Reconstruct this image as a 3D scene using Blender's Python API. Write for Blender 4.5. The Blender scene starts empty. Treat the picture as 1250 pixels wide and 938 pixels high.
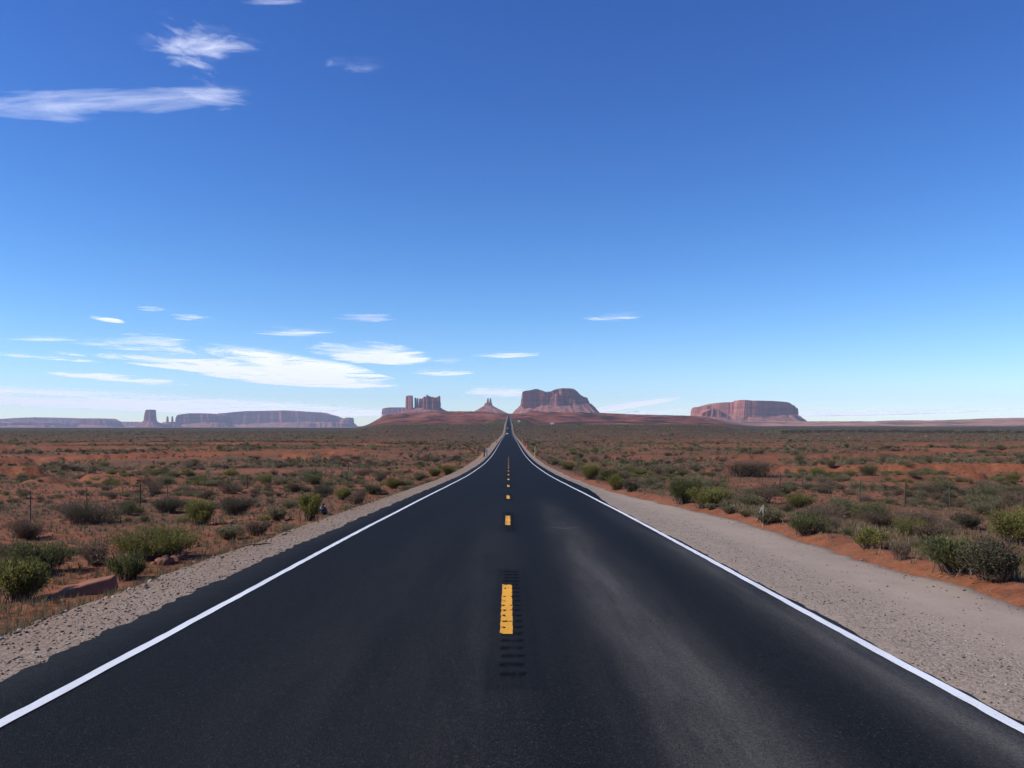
import bpy, math, random
import numpy as np
from mathutils import Vector

R = math.radians
rng = np.random.default_rng(11)
random.seed(5)
scene = bpy.context.scene
COL = scene.collection

# ------------------------------------------------------------------ camera geometry
F, HX, HY, CAMZ = 960.0, 621.0, 519.0, 1.93      # focal length, vanishing point of the road's direction, horizon row (photo pixels)

# ------------------------------------------------------------------ helpers
def mesh_obj(name, verts, faces, mats=(), parent=None, smooth=False, mat_idx=None, attrs=None, link=True):
    """faces: an (M,k) array or a list of index lists -> ONE mesh object"""
    me = bpy.data.meshes.new(name)
    verts = np.asarray(verts, np.float32)
    if isinstance(faces, np.ndarray):
        m, k = faces.shape
        me.vertices.add(len(verts)); me.vertices.foreach_set('co', verts.ravel())
        me.loops.add(m * k); me.loops.foreach_set('vertex_index', faces.astype(np.int32).ravel())
        me.polygons.add(m)
        me.polygons.foreach_set('loop_start', (np.arange(m) * k).astype(np.int32))
    else:
        me.from_pydata([tuple(map(float, v)) for v in verts], [], [tuple(f) for f in faces])
        m = len(me.polygons)
    if mat_idx is not None:
        me.polygons.foreach_set('material_index', np.asarray(mat_idx, np.int32))
    if attrs:
        for an, av in attrs.items():
            a = me.attributes.new(an, 'FLOAT', 'POINT')
            a.data.foreach_set('value', np.asarray(av, np.float32))
    for mt in (mats if isinstance(mats, (list, tuple)) else [mats]):
        me.materials.append(mt)
    me.update(calc_edges=True)
    me.validate()
    if smooth:
        me.polygons.foreach_set('use_smooth', np.ones(len(me.polygons), bool))
    o = bpy.data.objects.new(name, me)
    if link: COL.objects.link(o)
    if parent is not None: o.parent = parent
    return o

def tag(o, label=None, cat=None, group=None, kind=None):
    if label: o['label'] = label
    if cat: o['category'] = cat
    if group: o['group'] = group
    if kind: o['kind'] = kind
    return o

def empty(name, loc=(0, 0, 0), rz=0.0):
    o = bpy.data.objects.new(name, None); COL.objects.link(o)
    o.location = loc; o.rotation_euler = (0, 0, rz); o.empty_display_size = 0.2
    return o

def sstep(a, b, x):
    t = np.clip((np.asarray(x, float) - a) / (b - a), 0, 1)
    return t * t * (3 - 2 * t)

def _hash(ix, iy, iz, seed):
    h = (ix.astype(np.int64) * 374761393 + iy.astype(np.int64) * 668265263 + iz.astype(np.int64) * 2147483647 + seed * 974711) & 0xFFFFFFFF
    h = ((h ^ (h >> 13)) * 1274126177) & 0xFFFFFFFF
    h = ((h ^ (h >> 16)) * 2246822519) & 0xFFFFFFFF
    h = h ^ (h >> 15)
    return (h & 0xFFFFFF) / float(0xFFFFFF) * 2 - 1

def vnoise(x, y, z=None, seed=0):
    x, y = np.broadcast_arrays(np.asarray(x, float), np.asarray(y, float))
    z = np.zeros_like(x) if z is None else np.broadcast_to(np.asarray(z, float), x.shape)
    ix, iy, iz = np.floor(x), np.floor(y), np.floor(z)
    fx, fy, fz = x - ix, y - iy, z - iz
    fx, fy, fz = [f * f * f * (f * (f * 6 - 15) + 10) for f in (fx, fy, fz)]
    out = 0
    for dx in (0, 1):
        wx = fx if dx else 1 - fx
        for dy in (0, 1):
            wy = fy if dy else 1 - fy
            for dz in (0, 1):
                wz = fz if dz else 1 - fz
                out = out + wx * wy * wz * _hash(ix + dx, iy + dy, iz + dz, seed)
    return out

def fbm(x, y, z=None, seed=0, oct=4, gain=0.5):
    s, a, f, n = 0, 1, 1, 0
    for k in range(oct):
        s = s + a * vnoise(np.asarray(x) * f, np.asarray(y) * f, None if z is None else np.asarray(z) * f, seed + 17 * k)
        n += a; a *= gain; f *= 2.03
    return s / n

def pchip(kn, V, q):
    """monotone cubic through knots kn (K,), values V (N,K), at q (N,)"""
    kn = np.asarray(kn, float); h = np.diff(kn)
    D = np.diff(V, axis=1) / h
    m = np.zeros_like(V)
    s = D[:, :-1] * D[:, 1:] > 0
    w1 = 2 * h[1:] + h[:-1]; w2 = h[1:] + 2 * h[:-1]
    with np.errstate(divide='ignore', invalid='ignore'):
        hm = (w1 + w2) / (w1 / D[:, :-1] + w2 / D[:, 1:])
    m[:, 1:-1] = np.where(s, hm, 0)
    m[:, 0] = D[:, 0]; m[:, -1] = D[:, -1]
    i = np.clip(np.searchsorted(kn, q, side='right') - 1, 0, len(kn) - 2)
    r = np.arange(len(q)); t = (q - kn[i]) / h[i]
    t = np.clip(t, 0, 1)
    return ((1 + 2 * t) * (1 - t) ** 2 * V[r, i] + t * (1 - t) ** 2 * h[i] * m[r, i]
            + t * t * (3 - 2 * t) * V[r, i + 1] + t * t * (t - 1) * h[i] * m[r, i + 1])

# ------------------------------------------------------------------ road profile and terrain
_rd = np.array([-60, -10, 0, 8.4, 20.1, 34, 46.5, 58.7, 71, 83, 95, 107, 120, 140, 181, 250, 339, 480, 743, 950, 1150, 2000, 3000, 4200, 6000, 30000.])
_rr = np.array([2.0 - 1.93, .333 - 1.93, -1.93, -2.21, -2.60, -3.12, -3.60, -4.06, -4.50, -4.86, -5.19, -5.52, -5.83, -6.2, -6.75, -7.1, -7.35, -8.1, -9.0, -6.5, 0.2, 13.0, 33., 60., 40., 20.]) + CAMZ

def zroad(y):
    y = np.atleast_1d(np.asarray(y, float))
    return pchip(_rd, np.broadcast_to(_rr, (y.size, _rr.size)), y.ravel()).reshape(y.shape)

_K = np.array([340, 743, 1150, 2000, 3000, 4200, 6000, 12000, 26000.])
_cpx = np.array([-400, 425, 433, 440, 450, 469, 493, 529, 550, 580, 616, 650, 700, 730, 760, 800, 850, 885, 905, 924, 940, 2000])
_cy = np.array([522, 520, 516.8, 514.4, 511.2, 506.5, 504.6, 502.4, 503.1, 503.0, 502.0, 502.2, 503.2, 504.4, 505.4, 506.6, 508, 509.5, 511, 513.5, 515.5, 515.5])

def WR(y):                                               # outer edge of the gravel on the right-hand side
    y = np.asarray(y, float)
    return 6.72 - 1.3 * sstep(20, 46, y) + (.20 * fbm(y * .33, y * 0 + 2, seed=301, oct=3) + .07 * vnoise(y * 1.9, y * 0, seed=302)) * (1 - .6 * sstep(60, 200, y))

def zterr(x, y):
    x, y = np.broadcast_arrays(np.asarray(x, float), np.asarray(y, float))
    sh = x.shape; x = x.ravel(); y = y.ravel()
    yy = np.maximum(y, 1.0)
    px = HX + F * x / yy
    zr = zroad(y)
    # far country
    wl = 1 - sstep(424, 478, px)
    wr = sstep(840, 930, px)
    wc = np.clip(1 - wl - wr, 0, 1)
    n = len(x)
    row = lambda r, d: -(r - HY) / F * d
    C = np.interp(px, _cpx, _cy)
    Rr = 514.6 - 2.2 * sstep(1060, 1110, px) * 0.5 - 3.2 * sstep(1130, 1260, px)
    L = np.stack([np.full(n, v) for v in (-7.4, -10.2, -12.0, -12.5, -10.2, -26, -40, -40, -40)], 1)
    Cc = np.stack([np.full(n, -7.4), np.full(n, -9.0), np.full(n, -1.5), row(518.6 - 0 * C, 2000), row(0.6 * C + 0.4 * 519, 3000),
                   row(C, 4200), row(C, 4200) * .9, np.full(n, 5.), np.full(n, 0.)], 1)
    Rg = np.stack([np.full(n, -7.4), np.full(n, -9.6), np.full(n, -10.), np.full(n, -10.), np.full(n, -9.6),
                   row(519.6 + 0 * C, 4200), row(Rr, 6000), row(Rr, 6000) * .8, np.full(n, 0.)], 1)
    V = L * wl[:, None] + Cc * wc[:, None] + Rg * wr[:, None] + CAMZ
    far = pchip(_K, V, y)
    z = np.where(y < 340, zr, far)
    # relief of the far ridges
    rid = sstep(1900, 2600, y) * (wc + wr) * (1 - .6 * sstep(7000, 12000, y))
    z = z + rid * (8.0 * fbm(x / 260, y / 330, seed=3, oct=6, gain=.58) - 5.0 * np.abs(fbm(x / 110, y / 420, seed=8, oct=4)))
    # cross-section: shoulders, embankment
    t = np.abs(x); W = WR(y)
    offL = np.interp(t, [0, 4.2, 5.4, 6.3, 7.4, 9.5, 14, 30], [-.36, -.36, -.30, -.42, -.78, -.92, -1.05, -1.1])
    s = t - W
    offR = np.interp(s, [-9, -.7, -.15, .15, .5, 1.0, 1.9, 4.5, 12], [-.36, -.30, -.16, -.03, .05, .02, -.18, -.62, -.95])
    off = np.where(x < 0, offL, offR)
    nearw = 1 - sstep(400, 900, y)
    road_bed = 1 - sstep(6 + .010 * y, 14 + .03 * y, t)
    off = off * nearw + (1 - nearw) * road_bed * (-.45)
    off = off - .0006 * np.maximum(y, 0) * road_bed * nearw
    # beside the road the land keeps to the road's level, far away it keeps its own
    z = np.where(y >= 340, z * (1 - road_bed) + zr * road_bed, z) + off
    # small relief
    awayL = np.where(x < 0, sstep(5.6, 9, t), sstep(.1, 2.2, s))
    amp = awayL * (1 - .9 * sstep(900, 2500, y))
    z = z + amp * (.10 * fbm(x / 2.1, y / 2.1, seed=21, oct=4) + .22 * fbm(x / 9, y / 11, seed=31, oct=3)
                   + .055 * np.abs(vnoise(x / .55, y / .6, seed=41)) + .02 * vnoise(x / .2, y / .2, seed=45))
    far_amp = sstep(16, 60, t) * sstep(35, 90, y) * (1 - sstep(1400, 2600, y))
    bank = fbm(x / 75, y / 30, seed=52, oct=4)
    z = z + far_amp * (.7 * fbm(x / 60, y / 55, seed=51, oct=3) + 1.1 * sstep(-.012, .022, bank + .03 * vnoise(x / 3.5, y / 3.5, seed=53)) - .45)
    return z.reshape(sh)

def bank_mask(x, y):
    b = fbm(np.asarray(x) / 75, np.asarray(y) / 30, seed=52, oct=4)
    t = np.abs(x)
    return sstep(16, 60, t) * sstep(35, 90, y) * np.exp(-((b - .005) / .058) ** 2)

def pix2ground(px, py, d0=6.0, d1=700.):
    d = np.exp(np.linspace(math.log(d0), math.log(d1), 3000))
    x = (px - HX) / F * d
    ray = CAMZ - (py - HY) / F * d
    hit = np.nonzero(zterr(x, d) >= ray)[0]
    i = hit[0] if len(hit) else len(d) - 1
    return float(x[i]), float(d[i]), float(zterr(x[i], d[i]))

# ------------------------------------------------------------------ material helpers
def mat_new(name):
    m = bpy.data.materials.new(name); m.use_nodes = True
    nt = m.node_tree
    for n in list(nt.nodes): nt.nodes.remove(n)
    return m, nt
class NT:
    def __init__(s, nt): s.nt = nt
    def n(s, typ, **kw):
        nd = s.nt.nodes.new(typ)
        for k, v in kw.items():
            if k.startswith('i_'):
                nd.inputs[k[2:].replace('_', ' ')].default_value = v
            else: setattr(nd, k, v)
        return nd
    def l(s, a, b): s.nt.links.new(a, b)
    def math(s, op, a, b=None, c=None, clamp=False):
        nd = s.nt.nodes.new('ShaderNodeMath'); nd.operation = op; nd.use_clamp = clamp
        for i, v in enumerate((a, b, c)):
            if v is None: continue
            if isinstance(v, (int, float)): nd.inputs[i].default_value = v
            else: s.l(v, nd.inputs[i])
        return nd.outputs[0]
    def mix(s, f, a, b, blend='MIX'):
        nd = s.nt.nodes.new('ShaderNodeMix'); nd.data_type = 'RGBA'; nd.blend_type = blend
        for i, v in ((0, f), (6, a), (7, b)):
            if isinstance(v, (int, float)): nd.inputs[i].default_value = v
            elif isinstance(v, tuple): nd.inputs[i].default_value = v if len(v) == 4 else v + (1,)
            else: s.l(v, nd.inputs[i])
        return nd.outputs[2]
    def ramp(s, fac, stops, interp='LINEAR'):
        nd = s.nt.nodes.new('ShaderNodeValToRGB'); cr = nd.color_ramp; cr.interpolation = interp
        while len(cr.elements) < len(stops): cr.elements.new(0.5)
        for e, (p, c) in zip(cr.elements, stops):
            e.position = p
            e.color = (c, c, c, 1) if isinstance(c, (int, float)) else tuple(c) + (1,)
        s.l(fac, nd.inputs[0]); return nd.outputs[0]
    def noise(s, vec, scale, detail=4, rough=.55, dist=0.0):
        nd = s.nt.nodes.new('ShaderNodeTexNoise')
        nd.inputs['Scale'].default_value = scale; nd.inputs['Detail'].default_value = detail
        nd.inputs['Roughness'].default_value = rough; nd.inputs['Distortion'].default_value = dist
        if vec is not None: s.l(vec, nd.inputs['Vector'])
        return nd.outputs['Fac']
    def vmul(s, v, xyz):
        nd = s.nt.nodes.new('ShaderNodeVectorMath'); nd.operation = 'MULTIPLY'
        s.l(v, nd.inputs[0]); nd.inputs[1].default_value = xyz; return nd.outputs[0]
    def pos(s): return s.nt.nodes.new('ShaderNodeNewGeometry').outputs['Position']
    def obj(s): return s.nt.nodes.new('ShaderNodeTexCoord').outputs['Object']
    def attr(s, name):
        nd = s.nt.nodes.new('ShaderNodeAttribute'); nd.attribute_name = name; return nd.outputs['Fac']
    def bsdf(s, col, rough=.8, spec=.3, bump=None, strength=.5, dist=.02, metal=0.):
        b = s.nt.nodes.new('ShaderNodeBsdfPrincipled')
        for k, v in (('Base Color', col), ('Roughness', rough)):
            if isinstance(v, (int, float)): b.inputs[k].default_value = v
            elif isinstance(v, tuple): b.inputs[k].default_value = v + (1,)
            else: s.l(v, b.inputs[k])
        b.inputs['Specular IOR Level'].default_value = spec
        b.inputs['Metallic'].default_value = metal
        if bump is not None:
            bp = s.nt.nodes.new('ShaderNodeBump'); bp.inputs['Strength'].default_value = strength
            bp.inputs['Distance'].default_value = dist
            s.l(bump, bp.inputs['Height']); s.l(bp.outputs[0], b.inputs['Normal'])
        return b
    def out(s, sh, vol=False):
        o = s.nt.nodes.new('ShaderNodeOutputMaterial'); s.l(sh, o.inputs['Volume' if vol else 'Surface'])

def plain(name, col, rough=.7, var=.25, scale=8., spec=.3, metal=0.):
    m, nt = mat_new(name); N = NT(nt)
    f = N.noise(N.obj(), scale, 5)
    c = N.mix(f, tuple(c * (1 - var) for c in col), tuple(min(1, c * (1 + var)) for c in col))
    N.out(N.bsdf(c, rough, spec, f, .25, .01, metal).outputs[0]); return m

# soil ---------------------------------------------------------------
def make_soil():
    m, nt = mat_new('desert_soil'); N = NT(nt)
    p = N.pos()
    n1 = N.noise(p, .35, 6, .6)
    n2 = N.noise(p, 2.2, 6, .65)
    n3 = N.noise(p, 14, 4, .7)
    nL = N.noise(N.vmul(p, (.012, .03, .03)), 1.0, 5, .6)
    red = N.ramp(n1, [(.3, (.115, .037, .017)), (.5, (.21, .067, .030)), (.7, (.29, .102, .049))])
    grey = N.ramp(n2, [(.3, (.085, .040, .022)), (.7, (.165, .078, .042))])
    c = N.mix(N.ramp(N.math('ADD', N.math('MULTIPLY', n2, .6), N.math('MULTIPLY', n1, .4)), [(.44, 0.), (.60, 1.)]), red, grey)
    # litter and low dry weeds between the shrubs
    lit = N.ramp(N.noise(p, 5.5, 6, .72), [(.42, 0.), (.58, .85)])
    c = N.mix(lit, c, N.mix(n3, (.045, .034, .022), (.095, .072, .045)))
    c = N.mix(N.math('MULTIPLY', N.attr('bare'), N.ramp(n2, [(.36, .35), (.52, .92)])), c, N.ramp(N.math('ADD', N.math('MULTIPLY', n3, .5), N.math('MULTIPLY', n2, .5)), [(.38, (.10, .036, .018)), (.48, (.22, .070, .033)), (.62, (.32, .112, .054))]))
    # far away the low scrub covers the soil in patches
    vegc = N.mix(n1, (.024, .023, .013), (.048, .043, .023))
    vegc = N.mix(N.noise(N.vmul(p, (.004, .02, .02)), 1.0, 4), vegc, (.048, .038, .022))
    np_ = N.noise(N.vmul(p, (.02, .05, .05)), 1.0, 6, .65)
    veg = N.math('ADD', N.attr('veg'), N.math('MULTIPLY', N.math('SUBTRACT', np_, .5), 1.1), clamp=True)
    c = N.mix(N.math('MULTIPLY', veg, .88), c, vegc)
    # the red ridge and the pink ridge
    nr = N.noise(N.vmul(p, (.010, .0035, .05)), 1.0, 8, .70)
    ridge = N.ramp(nr, [(.42, (.026, .016, .010)), (.48, (.105, .034, .020)), (.54, (.18, .055, .031)), (.62, (.24, .098, .062))])
    c = N.mix(N.attr('ridge'), c, ridge)
    pink = N.ramp(N.noise(N.vmul(p, (.003, .0018, .03)), 1.0, 7, .65), [(.40, (.10, .068, .045)), (.47, (.25, .13, .09)), (.55, (.37, .20, .14)), (.64, (.16, .10, .07))])
    c = N.mix(N.attr('pink'), c, pink)
    h = N.math('ADD', N.math('MULTIPLY', n3, .5), N.math('MULTIPLY', n2, .8))
    N.out(N.bsdf(c, .95, .1, h, .55, .06).outputs[0]); return m

def make_gravel():
    m, nt = mat_new('roadside_gravel'); N = NT(nt)
    p = N.pos()
    vo = N.n('ShaderNodeTexVoronoi'); vo.inputs['Scale'].default_value = 38; N.l(p, vo.inputs['Vector'])
    vo2 = N.n('ShaderNodeTexVoronoi'); vo2.inputs['Scale'].default_value = 60; N.l(p, vo2.inputs['Vector'])
    rnd = N.n('ShaderNodeSeparateColor'); N.l(vo.outputs['Color'], rnd.inputs[0])
    rnd2 = N.n('ShaderNodeSeparateColor'); N.l(vo2.outputs['Color'], rnd2.inputs[0])
    st = N.ramp(rnd.outputs[0], [(0., (.075, .056, .043)), (.35, (.19, .143, .108)), (.7, (.30, .232, .178)), (1., (.40, .33, .265))])
    st2 = N.ramp(rnd2.outputs[0], [(0., (.13, .096, .072)), (.5, (.25, .190, .145)), (1., (.35, .278, .22))])
    stones = N.mix(.5, st, st2)
    fine = N.ramp(N.noise(p, 90, 3, .7), [(.25, (.29, .222, .170)), (.75, (.385, .305, .238))])
    big = N.noise(N.vmul(p, (1.2, .35, 1)), 1.0, 6, .6)
    fine = N.mix(N.ramp(big, [(.35, 0.), (.7, .55)]), fine, (.24, .185, .145))
    k = N.attr('coarse')
    k = N.math('ADD', k, N.math('MULTIPLY', N.math('SUBTRACT', N.noise(p, 1.7, 5, .6), .5), .9), clamp=True)
    c = N.mix(k, fine, stones)
    c = N.mix(N.math('MULTIPLY', N.attr('dirt'), N.ramp(N.noise(p, 1.3, 6, .65), [(.3, .35), (.6, 1.)])), c, N.mix(big, (.115, .070, .046), (.21, .125, .082)))
    h = N.math('ADD', N.math('MULTIPLY', N.math('MULTIPLY', vo.outputs['Distance'], N.math('MULTIPLY', k, N.ramp(N.noise(p, 7, 5, .7), [(.4, .1), (.62, 1.)]))), -.9), N.math('MULTIPLY', N.noise(p, 60, 3, .7), .35))
    N.out(N.bsdf(c, .95, .15, h, .6, .03).outputs[0]); return m

def make_asphalt():
    m, nt = mat_new('asphalt'); N = NT(nt)
    p = N.pos()
    sx = N.n('ShaderNodeSeparateXYZ'); N.l(p, sx.inputs[0]); x, y = sx.outputs[0], sx.outputs[1]
    g = N.noise(p, 95, 2, .6)
    g2 = N.noise(p, 34, 4, .75)
    base = N.ramp(N.math('ADD', N.math('MULTIPLY', g, .55), N.math('MULTIPLY', g2, .45)), [(.37, (.002, .0021, .0024)), (.50, (.0062, .0063, .0065)), (.585, (.014, .014, .0138)), (.67, (.10, .095, .088))])
    blot = N.noise(N.vmul(p, (.7, .12, 1)), 1.0, 5, .6)
    base = N.mix(N.ramp(blot, [(.35, 0.), (.75, .35)]), base, (.012, .0117, .0113))
    # pale dust carried onto the lane from the gravel by tyres
    streak = N.noise(N.vmul(p, (3.2, .22, 1)), 1.0, 5, .6)
    patch = N.noise(N.vmul(p, (1.1, .22, 1)), 1.0, 4, .6)
    def band(c, w):
        d = N.math('DIVIDE', N.math('SUBTRACT', x, c), w)
        return N.math('POWER', 2.718, N.math('MULTIPLY', N.math('MULTIPLY', d, d), -1.0))
    fade = N.math('SUBTRACT', 1.0, N.math('DIVIDE', y, 34.0), clamp=True)
    cx = N.math('ADD', x, N.math('MULTIPLY', y, -.012))
    d1 = N.math('MULTIPLY', band(1.45, .50), .80)
    d2 = N.math('MULTIPLY', band(3.6, .50), 1.15)
    d3 = N.math('MULTIPLY', band(-.35, .5), .20)
    d4 = N.math('MULTIPLY', band(-1.6, .7), .10)
    dd = N.math('ADD', N.math('ADD', d1, d2), N.math('ADD', d3, d4))
    dd = N.math('MULTIPLY', dd, N.ramp(N.math('ADD', N.math('MULTIPLY', streak, .5), N.math('MULTIPLY', patch, .5)), [(.36, .22), (.62, 1.)]))
    dd = N.math('MULTIPLY', dd, N.math('MULTIPLY', fade, N.ramp(g2, [(.3, .4), (.65, 1.)])), clamp=True)
    c = N.mix(N.math('MULTIPLY', dd, 1.0, clamp=True), base, (.165, .152, .138))
    seal_and_shade = N.math('MULTIPLY', N.attr('seal_and_shade'), N.ramp(g2, [(.3, 1.), (.75, .75)]))
    c = N.mix(seal_and_shade, c, (.0022, .0026, .0036))  # darkens the seal patch and paints the groove shade
    h = N.math('ADD', g, N.math('MULTIPLY', g2, .8))
    rg = N.math('ADD', .72, N.math('MULTIPLY', dd, .25))
    N.out(N.bsdf(c, rg, .07, h, .9, .012).outputs[0]); return m

def paint(name, col, wear):
    m, nt = mat_new(name); N = NT(nt)
    p = N.pos()
    f = N.noise(p, 55, 4, .7); b = N.noise(N.vmul(p, (3, .8, 1)), 1., 5)
    c = N.mix(N.ramp(f, [(wear, 1.), (wear + .07, 0.)]), tuple(col), tuple(v * .62 for v in col))
    c = N.mix(N.ramp(b, [(.38, 0.), (.68, .55)]), c, tuple(v * .66 * k for v, k in zip(col, (1.02, .98, .92))))
    N.out(N.bsdf(c, .6, .3, f, .3, .004).outputs[0]); return m

def foliage(name, stops, trans=.3):
    m, nt = mat_new(name); N = NT(nt)
    oi = N.n('ShaderNodeObjectInfo')
    f = N.math('ADD', N.math('MULTIPLY', N.attr('lr'), .72), N.math('MULTIPLY', oi.outputs['Random'], .28))
    c = N.ramp(f, stops)
    d = N.bsdf(c, .85, .12)
    t = N.n('ShaderNodeBsdfTranslucent'); N.l(c, t.inputs[0])
    mx = N.n('ShaderNodeMixShader'); mx.inputs[0].default_value = trans
    N.l(d.outputs[0], mx.inputs[1]); N.l(t.outputs[0], mx.inputs[2])
    N.out(mx.outputs[0]); return m

def sandstone(name, light, mid, dark, zs):
    m, nt = mat_new(name); N = NT(nt)
    p = N.pos()
    st = N.noise(N.vmul(p, (.0012 / zs, .0012 / zs, .045 / zs)), 1., 6, .6, .6)
    vs = N.noise(N.vmul(p, (.03 / zs, .03 / zs, .002 / zs)), 1., 5, .6)
    f = N.math('ADD', N.math('MULTIPLY', st, .6), N.math('MULTIPLY', vs, .4))
    c = N.ramp(f, [(.33, dark), (.48, mid), (.62, light), (.74, mid)])
    fine = N.noise(p, .05 / zs, 5, .7)
    N.out(N.bsdf(c, .95, .1, N.math('ADD', vs, N.math('MULTIPLY', fine, .5)), .6, 8 * zs).outputs[0]); return m

M = {
    'soil': make_soil(), 'gravel': make_gravel(), 'asphalt': make_asphalt(),
    'white': paint('white_road_paint', (.70, .71, .73), .36),
    'yellow': paint('yellow_road_paint', (.72, .34, .022), .33),
    'sage': foliage('sagebrush_leaves', [(.1, (.095, .084, .040)), (.5, (.18, .160, .080)), (.9, (.26, .230, .130))], .42),
    'rabbit': foliage('rabbitbrush_leaves', [(.1, (.090, .085, .025)), (.5, (.185, .172, .048)), (.85, (.26, .235, .078)), (1., (.36, .29, .10))], .45),
    'dry': foliage('dry_twigs', [(.1, (.075, .050, .034)), (.5, (.155, .105, .070)), (.9, (.25, .185, .12))], .25),
    'dark': foliage('greasewood_leaves', [(.1, (.045, .038, .024)), (.5, (.088, .076, .047)), (.9, (.145, .128, .078))], .3),
    'broom': foliage('ephedra_stems', [(.1, (.058, .061, .024)), (.5, (.112, .114, .044)), (.9, (.18, .178, .074))], .4),
    'stem': plain('brush_stem', (.085, .062, .048), .9, .3, 20),
    'grass': foliage('dry_grass_blades', [(.1, (.10, .072, .040)), (.5, (.19, .145, .080)), (.9, (.29, .23, .13))], .3),
    'dust': plain('pale_dust', (.055, .052, .049), .95, .5, 9),
    'stone': None,
    'rock': plain('red_sandstone_rock', (.235, .098, .057), .92, .4, 5),
    'cap': sandstone('mesa_sandstone', (.40, .155, .095), (.28, .097, .058), (.13, .045, .030), 1.),
    'talus': None,
    'steel': plain('rusted_steel_post', (.075, .055, .045), .75, .4, 30, .4, .3),
    'wire': plain('fence_wire_steel', (.10, .09, .085), .6, .2, 30, .4, .6),
    'wood': plain('bleached_wood', (.42, .37, .31), .9, .25, 30),
    'brownwood': plain('brown_wood', (.075, .045, .028), .9, .3, 25),
    'stick': plain('dry_branch_bark', (.11, .072, .05), .9, .3, 25),
    'orange': plain('orange_red_plastic', (.62, .085, .045), .5, .1, 6, .4),
    'rubber': plain('black_rubber', (.02, .02, .021), .8, .2, 20),
    'bag': plain('black_plastic_sheet', (.008, .008, .0095), .42, .3, 9, .5),
    'lime': plain('yellow_green_paint', (.42, .40, .06), .55, .15, 12, .4),
    'cream': plain('cream_painted_board', (.55, .48, .37), .7, .12, 4),
    'whitewall': plain('white_painted_wall', (.72, .70, .66), .7, .08, 2),
    'roof': plain('pale_metal_roof', (.42, .40, .38), .6, .12, 2),
    'glass': plain('dark_window_glass', (.02, .025, .03), .15, .1, 2, .6),
    'carwhite': plain('white_car_paint', (.75, .75, .74), .3, .03, 2, .5),
    'cargrey': plain('silver_car_paint', (.45, .46, .48), .3, .03, 2, .5),
    'lamp': plain('headlight_lens', (.85, .85, .82), .12, .05, 2, .6),
}
def make_talus():
    m, nt = mat_new('talus_slope'); N = NT(nt); p = N.pos()
    a = N.noise(N.vmul(p, (.012, .012, .03)), 1., 6, .65)
    c = N.ramp(a, [(.3, (.10, .044, .031)), (.5, (.215, .085, .055)), (.7, (.33, .145, .098))])
    N.out(N.bsdf(c, .95, .1, a, .6, 8).outputs[0]); return m
M['talus'] = make_talus()
def make_stone():
    m, nt = mat_new('gravel_stones'); N = NT(nt)
    c = N.ramp(N.attr('lr'), [(0., (.018, .017, .017)), (.10, (.05, .040, .034)), (.4, (.14, .108, .086)), (.8, (.215, .165, .125)), (1., (.34, .285, .23))])
    N.out(N.bsdf(c, .92, .2, N.noise(N.pos(), 60, 3), .4, .01).outputs[0]); return m
M['stone'] = make_stone()

# ------------------------------------------------------------------ ground sheet
def build_ground():
    nu = 760
    u = np.linspace(-1, 1, nu); u = np.sign(u) * (0.72 * np.abs(u) + 0.62 * np.abs(u) ** 3)
    y0 = 13.0
    t1 = np.exp(np.linspace(math.log(2.0), math.log(6500 + y0), 860))
    t2 = np.exp(np.linspace(math.log(6700.), math.log(20500.), 34))
    ys = np.concatenate([t1, t2]) - y0
    X = u[None, :] * (ys[:, None] + y0); Y = np.repeat(ys[:, None], nu, 1)
    Z = np.empty_like(X)
    for k in range(0, len(ys), 60): Z[k:k + 60] = zterr(X[k:k + 60], Y[k:k + 60])
    px = HX + F * X / np.maximum(Y, 1)
    t = np.abs(X)
    wl = 1 - sstep(424, 478, px); wr = sstep(840, 930, px); wc = np.clip(1 - wl - wr, 0, 1)
    veg = sstep(150, 600, Y) * .60 + sstep(500, 1300, Y) * .42
    ridge = sstep(1750, 2500, Y) * wc
    pink = sstep(3300, 4300, Y) * wr + sstep(4300, 5200, Y) * wl * .7
    bare = np.clip(bank_mask(X, Y) * 1.1, 0, 1) * (1 - sstep(700, 1500, Y))
    s = X - WR(Y)
    bare = np.maximum(bare, np.where(X > 0, sstep(-.3, .1, s) * (1 - sstep(.45, 1.5, s)) * (1 - sstep(60, 100, Y)) * .62, 0))
    rp = np.clip((fbm(X / 14, Y / 9, seed=401, oct=4) - .02) * 5, 0, 1) * sstep(6.5, 9, t) * (1 - sstep(250, 500, Y))
    bare = np.maximum(bare, rp * .8)
    bare = np.maximum(bare, np.where(X < 0, sstep(6.6, 7.6, t) * (1 - sstep(11, 15, t)) * (1 - sstep(30, 50, Y)) * .55, 0))
    idx = np.arange(len(ys) * nu).reshape(len(ys), nu)
    f = np.stack([idx[:-1, :-1], idx[:-1, 1:], idx[1:, 1:], idx[1:, :-1]], -1).reshape(-1, 4)
    V = np.stack([X, Y, Z], -1).reshape(-1, 3)
    o = mesh_obj('ground', V, f, M['soil'], smooth=True, attrs={'veg': veg.ravel(), 'ridge': ridge.ravel(), 'pink': np.clip(pink, 0, 1).ravel(), 'bare': np.clip(bare, 0, 1).ravel()})
    tag(o, kind='structure')
build_ground()

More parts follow.
